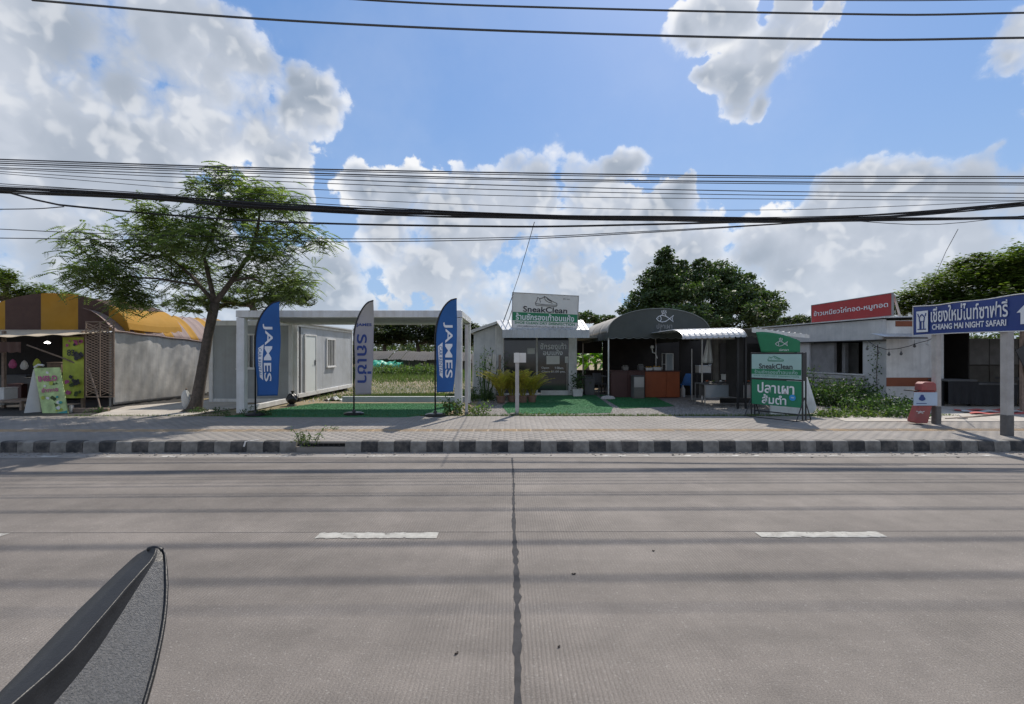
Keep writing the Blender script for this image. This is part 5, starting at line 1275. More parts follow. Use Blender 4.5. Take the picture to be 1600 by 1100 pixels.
wbox('inner_wall', m_plaster_grey, o0 - .9, o0 + (o1 - o0) * .52, .9, .95, GZ, 2.2); wbox('inner_wall', m_dark, o0 + (o1 - o0) * .40, LL - .25, 1.6, 1.65, GZ, 2.2)  # the near-black sheet stands for the unlit right half of the opening
wbox('inner_wall', m_plaster_grey, o0 + .005, o0 + (o1 - o0) * .47, .06, .16, oz0 + .052, oz1)
wbox('pillar', m_plaster_grey, o0 + (o1 - o0) * .50, o0 + (o1 - o0) * .56, .3, .45, oz0 + .05, oz1, ch=.01)
wbox('fascia', m_plaster_blue, -.2, LL + .02, -.16, -.02, 2.26, ztop - .03, ch=.006); wbox('fascia_shadow', m_blacksteel, -.2, LL + .02, -.15, -.03, 2.222, 2.257)  # black strip drawn as the shadow line below the fascia
b = MB(); b.M = fr; b.prism([(-.4, -.25, ztop), (LL + .15, -.25, ztop), (LL + .15, 3.5, ztop + .12), (-.4, 3.5, ztop + .12)], (0, 0, .04)); b.build('roof', m_zinc, wb)
for k in range(4): wbox('ledge_rail', m_wood_grey, o0 - .15, o1 + .15, -.09 - .004 * k, -.055, .42 + k * .17, .42 + k * .17 + .11, ch=.004)
# front part facing the street
XF0, XF1 = 11.862, PX(1471, 15.0)
MB().box(XF0, XF1, 15.002, 15.2, GZ - .1, 2.86).build('front_wall', m_plaster, wb)
MB().bbox(XF0 - .01, XF1 - .25, 14.985, 15.001, PZ(603.5, 15), PZ(590, 15), .003).build('rust_stripe', m_stripe, wb)
MB().bbox(PX(1399, 15), PX(1428, 15), 14.985, 15.001, PZ(510, 15), PZ(501.5, 15), .003).build('rust_patch', m_stripe, wb)
MB().bbox(XF1 - .24, XF1 + .02, 14.93, 15.0, GZ - .05, 2.42, .01).build('corner_pillar', m_plaster, wb)
b = MB(); b.grid(lambda u, v: (PX(1378, 14.5) + u * (PX(1446, 14.5) - PX(1378, 14.5)), 14.45 + .55 * v, PZ(526, 14.45) + .11 * v + ribz(u * 2.2, .14, .015)), 70, 1); b.build('small_awning', m_zinc, wb, solid=.006)
MB().box(PX(1380, 14.6), PX(1446, 14.6), 14.52, 14.56, PZ(529, 14.5), PZ(527, 14.5)).build('awning_rail', m_blacksteel, wb)
MB().box(XF1 - .02, XF1 + 6, 17.9, 18.0, GZ, 2.3).build('rear_wall', m_conc_dark, wb)
# red sign on the roof edge
c4r = [Vector((11.0 + .86 * t_, 20.9 - 5.9 * t_, z)) for t_, z in ((.484, 2.94), (1.03, 3.01), (1.03, 3.70), (.484, 3.64))]
rs = thing('roof_sign', c4r[0], 'long red signboard with pale Thai lettering on the white building roof', 'sign')
nrm = (c4r[1] - c4r[0]).cross(c4r[3] - c4r[0]).normalized(); nrm = nrm if nrm.x < 0 else -nrm
def qr(u, v, d=0): return (c4r[0] * (1 - u) + c4r[1] * u) * (1 - v) + (c4r[3] * (1 - u) + c4r[2] * u) * v + nrm * d
MB().prism([qr(0, 0), qr(1, 0), qr(1, 1), qr(0, 1)], -nrm * .05).build('panel', m_sign_red, rs)
for q in ((-.006, -.03, 1.006, 0), (-.006, 1, 1.006, 1.03), (-.006, 0, 0, 1), (1, 0, 1.006, 1)): MB().prism([qr(q[0], q[1], .012), qr(q[2], q[1], .012), qr(q[2], q[3], .012), qr(q[0], q[3], .012)], -nrm * .07).build('frame', m_sign_back, rs)
Wr, Hr = (c4r[1] - c4r[0]).length, .70
text('ข้าวเหนียวไก่ทอด-หมูทอด', Wr * .93, Hr * .36, lambda u, v: qr(.50 + u / Wr, .50 + v / Hr, .010), m_prw, 'lettering', rs, bold=.015)
MB().tube([qr(1.0, .9, -.08), Vector((13.3, 16.2, 2.98))], .035, 6).build('stay', m_post, rs); MB().tube([qr(.1, .9, -.08), Vector((12.6, 18.9, 3.0))], .03, 6).build('stay', m_post, rs)
# string of bulbs
t = thing('string_lights', P(1358, 533, 14.8), 'dark cable with small hanging bulbs across the white building front', 'string lights')
pts = [P(1355, 532, 15.4), P(1368, 541, 14.8), P(1385, 546, 14.75), P(1402, 545, 14.75), P(1420, 541, 14.7), P(1434, 536, 14.5), P(1450, 532, 14), P(1462, 526, 12.0)]
MB().tube(pts, .010, 5).build('cable', m_cable, t)
for px, py in ((1355, 545), (1372, 551), (1389, 554), (1408, 553), (1429, 541), (1450, 538)):
    p = P(px, py, 14.72); MB().lathe([(0, 0), (.035, .03), (.04, .06), (.02, .10), (.02, .13), (0, .13)], (p.x, p.y, p.z - .05), 10).build('bulb', m_boxwhite if px > 1440 else m_interior_grey, t)
    MB().tube([(p.x, p.y, p.z + .07), (p.x, p.y, p.z + .20)], .005, 4).build('drop_wire', m_cable, t)

# ================================================================== BLUE ROAD SIGN, seen along the street
bs = thing('road_sign', (9.7, 10.8, .2), 'blue CHIANG MAI NIGHT SAFARI road sign on two thick concrete posts', 'road sign')
for Yp_, w in ((10.85, .065), (9.30, .072)):
    MB().bbox(9.72 - w, 9.72 + w, Yp_ - w, Yp_ + w, .1, 2.80, .012).build('post', m_post, bs); MB().bbox(9.72 - w - .006, 9.72 + w + .006, Yp_ - w - .006, Yp_ + w + .006, .1, .62, .02).build('post_base', m_post_base, bs)
zb0, zb1 = 2.24, 2.91
XS = 9.60
def bump_(Y): return .018 * math.sin(Y * 2.3) + .01 * math.sin(Y * 5.1)
b = MB(); b.grid(lambda u, v: (XS + .012 * math.sin(u * 9), 11.32 - 3.1 * u, zb0 + (zb1 - zb0) * v + bump_(11.32 - 3.1 * u) * v + .012 * math.sin(u * 5)), 60, 6); b.build('panel', m_sign_blue, bs, solid=.02)
for zz in (0, 1):
    b = MB(); b.tube([(XS - .016, 11.32 - 3.1 * i / 50, zb0 + (zb1 - zb0) * zz + bump_(11.32 - 3.1 * i / 50) * zz + .012 * math.sin(i / 10)) for i in range(51)], .011, 6); b.build('white_border', m_sign_white, bs)
for yy in (11.32, 8.22): MB().tube([(XS - .016, yy, zb0), (XS - .016, yy, zb1)], .011, 6).build('white_border', m_sign_white, bs)
MB().box(9.613, 9.619, 8.6, 11.0, 2.5, 2.55).build('bracket', m_metal, bs)
bp_ = lambda cy, cz, d=.032: (lambda u, v: (XS - d, cy - u, cz + v))
text('เชียงใหม่ไนท์ซาฟารี', 1.68, .36, bp_(9.98, 2.70), m_prw, 'lettering', bs, bold=.015)
text('CHIANG MAI NIGHT SAFARI', 1.62, .125, bp_(9.98, 2.41), m_prw, 'lettering', bs, bold=.025)
MB().box(XS - .030, XS - .026, 10.90, 11.21, 2.31, 2.80).build('pictogram', m_prw, bs)
PIC = [[(0, .17), (-.07, .10), (-.06, 0), (.06, 0), (.07, .10), (0, .17)], [(-.05, .02), (-.05, -.17)], [(.05, .02), (.05, -.17)], [(-.02, .0), (-.02, -.17)], [(-.09, .12), (-.11, .19)], [(.09, .12), (.11, .19)], [(-.11, -.18), (.11, -.18)]]
line_art(bs, PIC, lambda u, v: (XS - .034, 11.055 - u, 2.555 + v), .012, m_sign_blue, 'pictogram_mark')
MB().prism([(XS - .030, 8.78 - u, 2.56 + v) for u, v in ((0, .22), (.20, .02), (.13, .02), (.13, -.20), (-.13, -.20), (-.13, .02), (-.20, .02))], (-.004, 0, 0)).build('arrow', m_prw, bs)

# ---- red bin
Yb = 10.72
rb = thing('litter_bin', (PX(1442, Yb), Yb + .2, .2), 'red pavement litter bin with pale blue poster beside the left sign post', 'bin')
def bpx(px, py, dy=0): p = P(px, py, Yb); p.y += dy; return p
MB().prism([bpx(1428, 659), bpx(1433, 661.5), bpx(1450, 661.5), bpx(1457, 634), bpx(1437, 634)], (0, .20, 0)).build('lower_bucket', m_binred, rb, bevel=.015)
MB().prism([bpx(1439, 633.5, .02), bpx(1463, 633.5, .02), bpx(1463, 611, .02), bpx(1439, 611, .02)], (0, .18, 0)).build('body', m_binred, rb, bevel=.01)
MB().prism([bpx(1427, 633.6, -.012), bpx(1464, 633.6, -.012), bpx(1464, 613, -.012), bpx(1428, 613, -.012)], (0, .012, 0)).build('poster', m_binblue, rb)
MB().prism([bpx(1440, 610.5), bpx(1464, 610.5), bpx(1463, 600), bpx(1459, 597), bpx(1445, 597), bpx(1441, 600)], (0, .20, 0)).build('hood', m_binred, rb, bevel=.012)
MB().prism([bpx(1432, 612, .05), bpx(1462, 612, .05), bpx(1462, 610.6, .05), bpx(1432, 610.6, .05)], (0, .3, 0)).build('slot', m_dark, rb)
b = MB(); b.prism([bpx(1440 + 4.5 * math.cos(a) * (1 + .3 * math.sin(3 * a)), 621.5 + 5 * math.sin(a), -.015) for a in [k * math.pi / 9 for k in range(18)]], (0, -.003, 0)); b.build('poster_mark', m_prb, rb)
MB().prism([bpx(1431, 630.8, -.015), bpx(1447, 630.8, -.015), bpx(1447, 629.8, -.015), bpx(1431, 629.8, -.015)], (0, -.003, 0)).build('poster_line', m_prb, rb)
line_art(rb, [[(-6, 1.5), (-3, 0), (0, 1.5), (3, 0), (6, 1.5)], [(-4, -2), (0, -.5), (4, -2)]], lambda u, v: bpx(1438 + u, 644 - v, -.004), .010, m_boxwhite, 'white_emblem')

# ---- dark shed at the right edge
ds = thing('dark_shed', (18.5, 16.0, GZ), 'dark open shed with grey wall panels behind the blue road sign', 'shed')
xs0 = XF1 + .1
MB().prism([(xs0 - .1, 12.6, 2.52), (30, 12.6, 2.52), (30, 18.2, 2.72), (xs0 - .1, 18.2, 2.72)], (0, 0, .04)).build('roof', m_zinc_dark, ds)
for k in range(9):
    x = xs0 + .3 + k * 1.05
    MB().bbox(x, x + 1.02, 17.0, 17.04, 1.42, 2.35, .006).build('wall_panel', m_plaster_grey, ds); MB().bbox(x, x + 1.02, 17.0, 17.04, GZ, 1.38, .006).build('wall_panel', m_conc_dark, ds)
for k in range(5): MB().bbox(xs0 + .2 + k * 2.3, xs0 + .28 + k * 2.3, 12.9, 12.98, GZ, 2.52, .004).build('post', m_blacksteel if k else m_wood, ds) if k != 1 else None
MB().prism([(PX(1584, 12.8), 12.75, 1.9), (PX(1640, 12.8), 12.75, 2.45), (PX(1660, 12.8), 12.75, .9), (PX(1600, 12.8), 12.75, 1.35)], (0, .02, 0)).build('black_sheet', m_blackplastic, ds)
for i, (px, w_, h_, lab) in enumerate([(1490, .9, .85, 'dark covered cart in the shed just right of the left sign post'), (1540, 1.3, .75, 'dark low bench in the shed between the two sign posts'), (1605, 1.2, .9, 'dark covered table in the shed right of the right sign post')]):
    x = PX(px, 14.6); t = thing('covered_table', (x, 14.6, GZ), lab, 'table', 'covered tables in the shed')
    MB().bbox(x - w_ / 2, x + w_ / 2, 14.3, 15.0, h_ + GZ - .05, h_ + GZ, .01).build('table_top', m_interior_grey, t)
    b = MB(); b.grid(lambda u, v: (x + (u - .5) * w_ * (1.02 + .05 * math.sin(u * 30) * v), 14.28 - .03 * math.sin(u * 25) * v, h_ + GZ - .055 - v * h_ * .8), 30, 3); b.build('cloth', m_dark, t, solid=.006)
    for xx in (x - w_ / 2 + .03, x + w_ / 2 - .08): MB().box(xx, xx + .05, 14.5, 14.55, GZ, h_ + GZ - .052).build('leg', m_blacksteel, t)
t = thing('floor_mat', (PX(1535, 13.0), 13.0, GZ + .05), 'red and white cloth mat lying on the concrete behind the sign posts', 'mat')
for k, mm_ in enumerate((m_cloth_red, m_boxwhite, m_cloth_red)):
    y0 = 12.45 + k * .33
    b = MB(); b.grid(lambda u, v: (PX(1492, 12.9) + 1.9 * u + .25 * v + k * .1, y0 + .32 * v, GZ + .06 + .02 * math.sin(u * 17 + k) ), 20, 2); b.build('stripe', mm_, t, solid=.006)
t = thing('timber_pole', (PX(1500, 11.7), 11.7, .2), 'thin dark timber pole lying on the ground between the sign posts', 'pole')
MB().tube([P(1478, 655, 11.6) * 1, P(1520, 652, 11.9), P(1580, 645, 12.5)], .03, 7).build('pole', m_wood, t); MB().box(PX(1500, 11.7) - .1, PX(1500, 11.7) + .1, 11.6, 11.75, GZ, .225).build('chock', m_conc_dark, t)

# ================================================================== LEFT: STRIPED MARKET STALL
ms = thing('market_stall', (-14.5, 15.0, GZ), 'open market stall under a rounded brown and yellow striped canvas roof', 'stall')
YM = 15.0
def hump(px): q = (px - 80) / 122; return 517 - 59 * math.sqrt(max(0, 1 - q * q))
edges = [(-41.9, -10, m_brown), (-10, 8, m_yellow), (8, 64, m_brown), (64, 122, m_yellow), (122, 170, m_brown), (170, 201.9, m_yellow)]
for a_, b__, mm_ in edges:
    n_ = 12; tops = [(PX(a_ + (b__ - a_) * i / n_, YM), PZ(hump(a_ + (b__ - a_) * i / n_), YM)) for i in range(n_ + 1)]
    b = MB(); b.prism([(x, YM, z) for x, z in tops] + [(tops[-1][0], YM, PZ(517.5, YM)), (tops[0][0], YM, PZ(517.5, YM))], (0, .02, 0))
    b.build('canvas_stripe', mm_, ms)
    b = MB(); b.grid(lambda u, v: (lambda X_: (PX(X_, YM), YM + .022 + 2.4 * v, PZ(hump(X_), YM) - .05 * math.sin(v * 3.1)))(a_ + (b__ - a_) * u), 12, 4); b.build('roof_stripe', mm_, ms, solid=.006)
# the next bay to the left
b = MB(); b.prism([(PX(-42.5, YM) - 4 * i / 16, YM, PZ(517, YM) + 1.2 * math.sin(math.pi * i / 16)) for i in range(17)], (0, 2.4, 0)); b.build('side_bay', m_brown, ms)
# cream awning and scalloped skirt
b = MB(); b.grid(lambda u, v: (PX(-60, YM) + (PX(133, 13.6) - PX(-60, YM)) * u - .0, YM - .03 - 1.4 * v, 2.56 - (.36 - .16 * u) * v + .02 * math.sin(u * 40) * v), 40, 5); b.build('awning', m_cream, ms, solid=.01)
b = MB(); b.grid(lambda u, v: (PX(-80, 13.4) + (PX(30, 13.4) - PX(-80, 13.4)) * u, 13.45 + .02 * math.sin(u * 50), 2.14 - .27 * v - .04 * v * abs(math.sin(u * 20))), 80, 2); b.build('skirt', m_brown, ms, solid=.006)
MB().tube([P(42, 539, 13.7), P(100, 560, 13.9), P(135, 575, 14.1)], .022, 6).build('strut', m_wood, ms)
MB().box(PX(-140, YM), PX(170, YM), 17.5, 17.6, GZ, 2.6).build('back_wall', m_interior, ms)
for x in (PX(4, 14.2), PX(128, 14.2)): MB().bbox(x - .04, x + .04, 14.2, 14.28, GZ, 2.5, .005).build('post', m_wood, ms)
for k in range(3): MB().box(PX(-60 + k * 60, 16.8), PX(-6 + k * 60, 16.8), 16.5, 17.3, GZ, .85 + .2 * (k % 2)).build('counter', m_interior_grey if k == 1 else m_interior, ms)
# tent side running back with stripes and the long side roof
Wn, Wf = Vector((PX(177, 14.55), 14.55, 0)), Vector((-11.55, 20.2, 0))
d_ = (Wf - Wn); n_s = 15
for k in range(n_s):
    f0, f1 = k / n_s, (k + 1) / n_s
    def rf(u, v):
        f_ = f0 + (f1 - f0) * u; base__ = Wn + d_ * f_; zt__ = 2.56 - .35 * f_
        return (base__.x - 1.15 * v ** 1.1, base__.y - .02 + .25 * v, zt__ + (.62 + .42 * f_) * math.sin(v * 1.45) - .04 * math.sin(u * 3.14) + .06 - .10 * (1 - v))
    b = MB(); b.grid(rf, 8, 8); b.build('side_stripe', (m_faded_brown, m_faded_brown, m_yellow)[k % 3], ms, smooth=True, solid=.006)
lampc = P(74, 537, 14.6)
t = thing('ceiling_lamp', lampc, 'lit white round lamp under the cream awning of the market stall', 'lamp'); MB().lathe([(0, 0), (.06, .01), (.075, .03), (.05, .05)], (lampc.x, lampc.y, lampc.z), 14).build('diffuser', m_lamp, t); MB().lathe([(.03, .052), (.03, .09)], tuple(lampc), 8).build('socket', m_white, t); MB().tube([lampc + Vector((0, 0, .09)), lampc + Vector((0, 0, .3))], .006, 4).build('cord', m_cable, t)
# grey tarpaulin wall
tw = thing('tarpaulin_wall', Wn + Vector((0, 0, GZ)), 'wrinkled grey tarpaulin wall running back from the lattice to the street tree', 'wall')
def tarp(u, v):
    p = Wn + d_ * u; zt__ = 2.50 - .36 * u
    wr = .010 * math.sin(u * 23 + 5 * v) * (.3 + v) + .006 * math.sin(u * 90 - 12 * v) + .012 * abs(math.sin(u * 11 + v * 6)) * v + .006 * abs(math.sin(u * 31 - v * 13)) ** 4
    return (p.x + wr, p.y, .24 + (zt__ - .24) * v)
b = MB(); b.grid(tarp, 120, 30); b.build('tarpaulin', m_tarp_grey, tw, smooth=True, solid=.008)
b = MB(); b.tube([Vector(tarp(i / 30, 1)) + Vector((.03, 0, .01 * math.sin(i))) for i in range(31)], .03, 6); b.build('rolled_hem', m_faded_brown, tw)
for k in range(5):
    p = Wn + d_ * (k / 4.0); MB().bbox(p.x - .14, p.x - .07, p.y, p.y + .07, GZ, 2.45 - .09 * k, .006).build('post', m_metal, tw)
b = MB(); b.prism([(Wn.x + .05, Wn.y + .05, GZ), (Wn.x + d_.x + .05, Wn.y + d_.y, GZ), (Wn.x + d_.x + .05, Wn.y + d_.y, .33), (Wn.x + .05, Wn.y + .75, .33), (Wn.x + .05, Wn.y + .72, GZ + .0)], (-.05, 0, 0)); b.build('bottom_board', m_conc_dark, tw)
# lattice
YL = 13.75
lt = thing('lattice_screen', P(155, 620, YL), 'weathered wooden lattice screen propped between the stall and the tarpaulin wall', 'screen')
lx0, lx1, lz0, lz1 = PX(133, YL), PX(178, YL), PZ(621, YL), PZ(502, YL)
for x in (lx0, (lx0 + lx1) / 2 - .015, lx1 - .03): MB().bbox(x, x + .03, YL, YL + .03, lz0, lz1, .003).build('upright', m_wood, lt)
for z in (lz0, lz1 - .03): MB().bbox(lx0 + .031, lx1 - .031, YL + .002, YL + .028, z, z + .03, .003).build('rail', m_wood, lt)
sm_ = {}
for side_, sg_ in ((0, 1), (1, -1)):
    xa = lx0 + .03 + side_ * (lx1 - lx0) / 2; wd = (lx1 - lx0) / 2 - .04; n_ = 26
    for layer, dr_, yy in ((0, 1, YL + .032), (1, -1, YL - .012)):
        if (layer + side_) % 2 and 0: continue
        for k in range(n_):
            z = lz0 + .05 + k * (lz1 - lz0 - .28) / (n_ - 1)
            key = (layer, side_)
            if key not in sm_:
                bb = MB(); bb.prism([(0, 0, 0), (wd, 0, .17 * dr_), (wd, 0, .17 * dr_ + .026), (0, 0, .026)], (0, .008, 0))
                me = bpy.data.meshes.new('slat'); me.from_pydata(bb.v, [], bb.f); me.materials.append(m_wood); sm_[key] = me
            piece(sm_[key], 'slat', lt, (xa, yy, z + (0 if dr_ > 0 else .17)))
MB().tube([P(138, 575, YL - .1), P(150, 610, YL - .25), P(160, 651, YL - .55)], .022, 6).build('prop_stick', m_wood, lt)
# banners
t = thing('tall_banner', P(114, 615, 14.0), 'tall lime green banner with dark floral print left of the lattice screen', 'banner')
b = MB(); b.grid(lambda u, v: (PX(98, 14) + (PX(130, 14) - PX(98, 14)) * u, 14.0 + .02 * math.sin(u * 8), PZ(622, 14) + (PZ(527, 14) - PZ(622, 14)) * v), 8, 10); b.build('cloth', m_lime, t, solid=.005)
rr = random.Random(4)
for k in range(22):
    px, py, r_ = rr.uniform(103, 126), rr.choice([rr.uniform(532, 540), rr.uniform(545, 562), rr.uniform(585, 618)]), rr.uniform(2, 5.5)
    mm_ = rr.choice([m_prk, m_prk, m_pink, m_vine]); MB().prism([P(px + r_ * math.cos(a) * rr.uniform(.5, 1.1), py + r_ * math.sin(a) * rr.uniform(.5, 1.1), 13.965 - k * .0015) for a in [i * .628 for i in range(10)]], (0, .001, 0)).build('print', mm_, t)
text('83', 12 / F * 14, 10 / F * 14, plane(PX(114, 14), 13.93, PZ(551, 14)), m_prk, 'lettering', t, bold=.03)
MB().tube([P(97, 526, 14), P(131, 526, 14)], .015, 6).build('rod', m_wood, t)
YF = 12.95
af = thing('pavement_board', P(75, 652, YF), 'lime green A-frame menu board with pink lettering on the pavement edge', 'sign')
def ab(u, v, d=0): p = (P(68, 655, YF) * (1 - u) + P(106, 648, YF) * u) * (1 - v) + (P(53, 575, YF + .25) * (1 - u) + P(93, 574, YF + .25) * u) * v; return Vector((p.x, p.y - d, p.z))
MB().prism([ab(0, 0), ab(1, 0), ab(1, 1), ab(0, 1)], (0, .03, 0)).build('front_board', m_palegreen, af)
MB().prism([ab(0, .0, .003), ab(1, 0, .003), ab(1, .09, .003), ab(0, .05, .003)], (0, -.002, 0)).build('print_patch', m_teal, af)
for k in range(26):
    u_, v_, r_ = rr.uniform(.14, .86), rr.uniform(.12, .92), rr.uniform(.035, .11)
    if .7 < v_ < .86 or .48 < v_ < .62: continue
    MB().prism([ab(min(.98, max(.02, u_ + r_ * math.cos(a) * rr.uniform(.6, 1.1))), min(.98, max(.02, v_ + r_ * .45 * math.sin(a) * rr.uniform(.6, 1.1))), .004 + k * .0006) for a in [i * .628 for i in range(10)]], (0, -.0004, 0)).build('print', rr.choice([m_lime, m_vine, m_sign_white, m_teal, m_lime]), af)
text('INSLO', .52, .17, lambda u, v: ab(.5 + u / .70, .78 + v / 1.45, .03), m_pink, 'lettering', af, bold=.04); text('ยำทะเล', .46, .13, lambda u, v: ab(.5 + u / .70, .55 + v / 1.45, .03), m_pink, 'lettering', af, bold=.03)
MB().prism([P(36, 652, YF + .02), P(64, 652, YF + .3), P(56, 578, YF + .3), P(52, 577, YF + .26)], (0, .03, 0)).build('side_leg_board', m_sign_white, af)
MB().tube([P(54, 574, YF + .2), P(60, 570, YF + .2), P(68, 571, YF + .2)], .03, 7).build('top_roll', m_boxwhite, af)
boxthing('styrofoam_box', 'pale box on a low bench at the far left edge of the stall', 'box', -8, 6, 606, 633, 14.0, .4, m_boxwhite)
t = thing('low_bench', (PX(10, 13.6), 13.6, GZ), 'dark low wooden bench at the front of the market stall', 'bench')
MB().bbox(PX(-40, 13.6), PX(33, 13.6), 13.6, 14.5, .40, .45, .01).build('seat', m_wood, t)
for x in (PX(-38, 13.6), PX(29, 13.6)): MB().box(x, x + .06, 13.62, 13.7, GZ, .398).build('leg', m_wood, t)
for px, py0, py1, Y_, m__, lab in ((22, 600, 622, 15.4, m_counter_dk, 'dark red crate on the stall floor behind the low bench'), (48, 590, 622, 15.6, m_interior_grey, 'grey crate half hidden behind the menu board'), (84, 566, 582, 16.2, m_wood, 'brown wooden box on the counter at the back of the stall')):
    boxthing('crate', lab, 'crate', px - 11, px + 11, py0, py1, Y_, .4, m__)
for px, py, m__, lab in ((20, 566, m_pink, 'small pink bag hanging under the stall awning at the far left'), (38, 568, m_boxwhite, 'small white bag hanging under the stall awning'), (58, 565, m_lime, 'small lime green bag hanging beside the lit lamp')):
    p = P(px, py, 15.0); t = thing('hanging_bag', p, lab, 'bag', None)
    MB().lathe([(0, 0), (.10, .03), (.13, .12), (.08, .24), (.02, .30)], (p.x, p.y, p.z - .2), 10, 1, .5).build('bag', m__, t, smooth=True); MB().tube([p + Vector((0, 0, .09)), p + Vector((0, 0, .55))], .006, 4).build('string', m_cable, t)
t = thing('timber_sill', (PX(140, 13.2), 13.2, GZ), 'rough timber kerb below the lattice screen', 'timber')
MB().bbox(PX(105, 13.2), PX(170, 13.2), 13.15, 13.27, GZ - .02, GZ + .12, .02).build('beam', m_wood, t); MB().bbox(PX(112, 13.2), PX(116, 13.2), 13.1, 13.2, GZ - .02, GZ + .2, .01).build('peg', m_wood_grey, t)
t = thing('white_sack', (PX(290, 14.2), 14.2, GZ), 'small crumpled white sack leaning on the street tree trunk', 'sack')
c = P(290, 632, 13.9)
b = MB(); b.grid(lambda u, v: (c.x + math.cos(u * 6.283) * .11 * math.sin(.05 + v * 3.0) ** .5 * (1 + .15 * math.sin(u * 25 + v * 7)), c.y + .1 * math.sin(u * 6.283) * math.sin(.05 + v * 3.0) ** .5, GZ + .02 + .55 * v), 24, 12); b.build('sack', m_boxwhite, t, smooth=True); MB().tube([(c.x, c.y, GZ + .55), (c.x + .03, c.y, GZ + .62)], .02, 6).build('tie', m_wood, t)

# ================================================================== WEEDS AND BUSHES
W = [('weed_clump', 'leafy weed clump hiding the foot of the canopy corner post', 'weeds', (PX(712, 12.5), 12.5), .38, .22, .62, 420, .075, m_weed, 'weeds along the pavement edge'),
     ('weed_clump', 'low light green weed clump just right of the grey post', 'weeds', (PX(748, 12.55), 12.55), .32, .2, .38, 300, .07, m_weed, 'weeds along the pavement edge'),
     ('weed_clump', 'dark green weeds at the foot of the left canopy post', 'weeds', (PX(385, 12.3), 12.3), .75, .2, .26, 500, .05, m_vine, 'weeds along the pavement edge'),
     ('weed_clump', 'sprawling vine weeds at the foot of the board fence', 'weeds', (PX(745, 16.6), 16.6), .8, .9, .6, 900, .08, m_vine, None),
     ('sapling', 'thin leafy sapling climbing the dark gap in the board fence', 'sapling', (PX(758, 16.2), 16.2), .22, .2, 2.1, 260, .09, m_vine, None),
     ('weed_clump', 'small tuft growing on the tactile strip of the pavement', 'weeds', (PX(519, 10.0), 10.0), .13, .05, .10, 70, .035, m_weed, None),
     ('kerb_weed', 'tall weed growing out of the kerb beside the drain mouth', 'weeds', (PX(482, 8.66), 8.66), .20, .07, .40, 260, .045, m_weed, None),
     ('bush', 'broad dark green bush under the window opening of the white building', 'bush', (10.3, 14.6), .95, .9, .95, 2600, .09, m_vine, 'bushes before the white building'),
     ('bush', 'low sprawling green bush before the white front wall', 'bush', (10.25, 13.2), 1.1, .6, .55, 1800, .08, m_vine, 'bushes before the white building'),
     ('bush', 'dark vine heap reaching the litter bin', 'bush', (9.9, 12.0), .55, .45, .40, 1000, .07, m_vine, 'bushes before the white building'),
     ('ground_creeper', 'yellow green creeper along the pavement right of the sign stand', 'creeper', (8.55, 12.1), .95, .42, .22, 1300, .075, m_weed, None),
     ('bush', 'shrub with pale green leaves behind the sign stand legs', 'bush', (PX(1262, 15.5), 15.5), .55, .5, 1.35, 1000, .085, m_vine, None),
     ('weed_clump', 'fringe of weeds at the foot of the notice post', 'weeds', (PX(845, 12.35), 12.35), 1.1, .12, .13, 400, .04, m_weed, 'weeds along the pavement edge'),
     ('weed_clump', 'thin fringe of dry weeds before the gravel forecourt', 'weeds', (PX(985, 12.3), 12.3), 1.3, .09, .09, 320, .035, m_weed, 'weeds along the pavement edge'),
     ('weed_clump', 'weeds around the street tree roots', 'weeds', (PX(318, 13.0), 13.0), .6, .3, .18, 420, .045, m_vine, None),
     ('weed_clump', 'small green weeds by the timber below the lattice screen', 'weeds', (PX(140, 13.1), 13.1), .5, .12, .18, 200, .045, m_vine, None)]
for w in W: weeds(*w[:10], group=w[10])
t = thing('climbing_vine', (11.3, 15.6, GZ), 'dark creeper climbing the corner of the white building', 'vine')
pc = np.array([[11.60 + .03 * math.sin(i), 15.15 + .12 * math.sin(i * 1.7), GZ + 2.0 * (i / 220.0)] for i in range(220)]) + rng.normal(0, .06, (220, 3)); v, f = leaf_quads(pc, .07, .2); stuff(npmesh('foliage', v, f, m_vine, t)); MB().tube([(11.66, 15.1, GZ), (11.7, 15.2, 1.2), (11.66, 15.1, 2.1)], .012, 5).build('stem', m_bark, t)

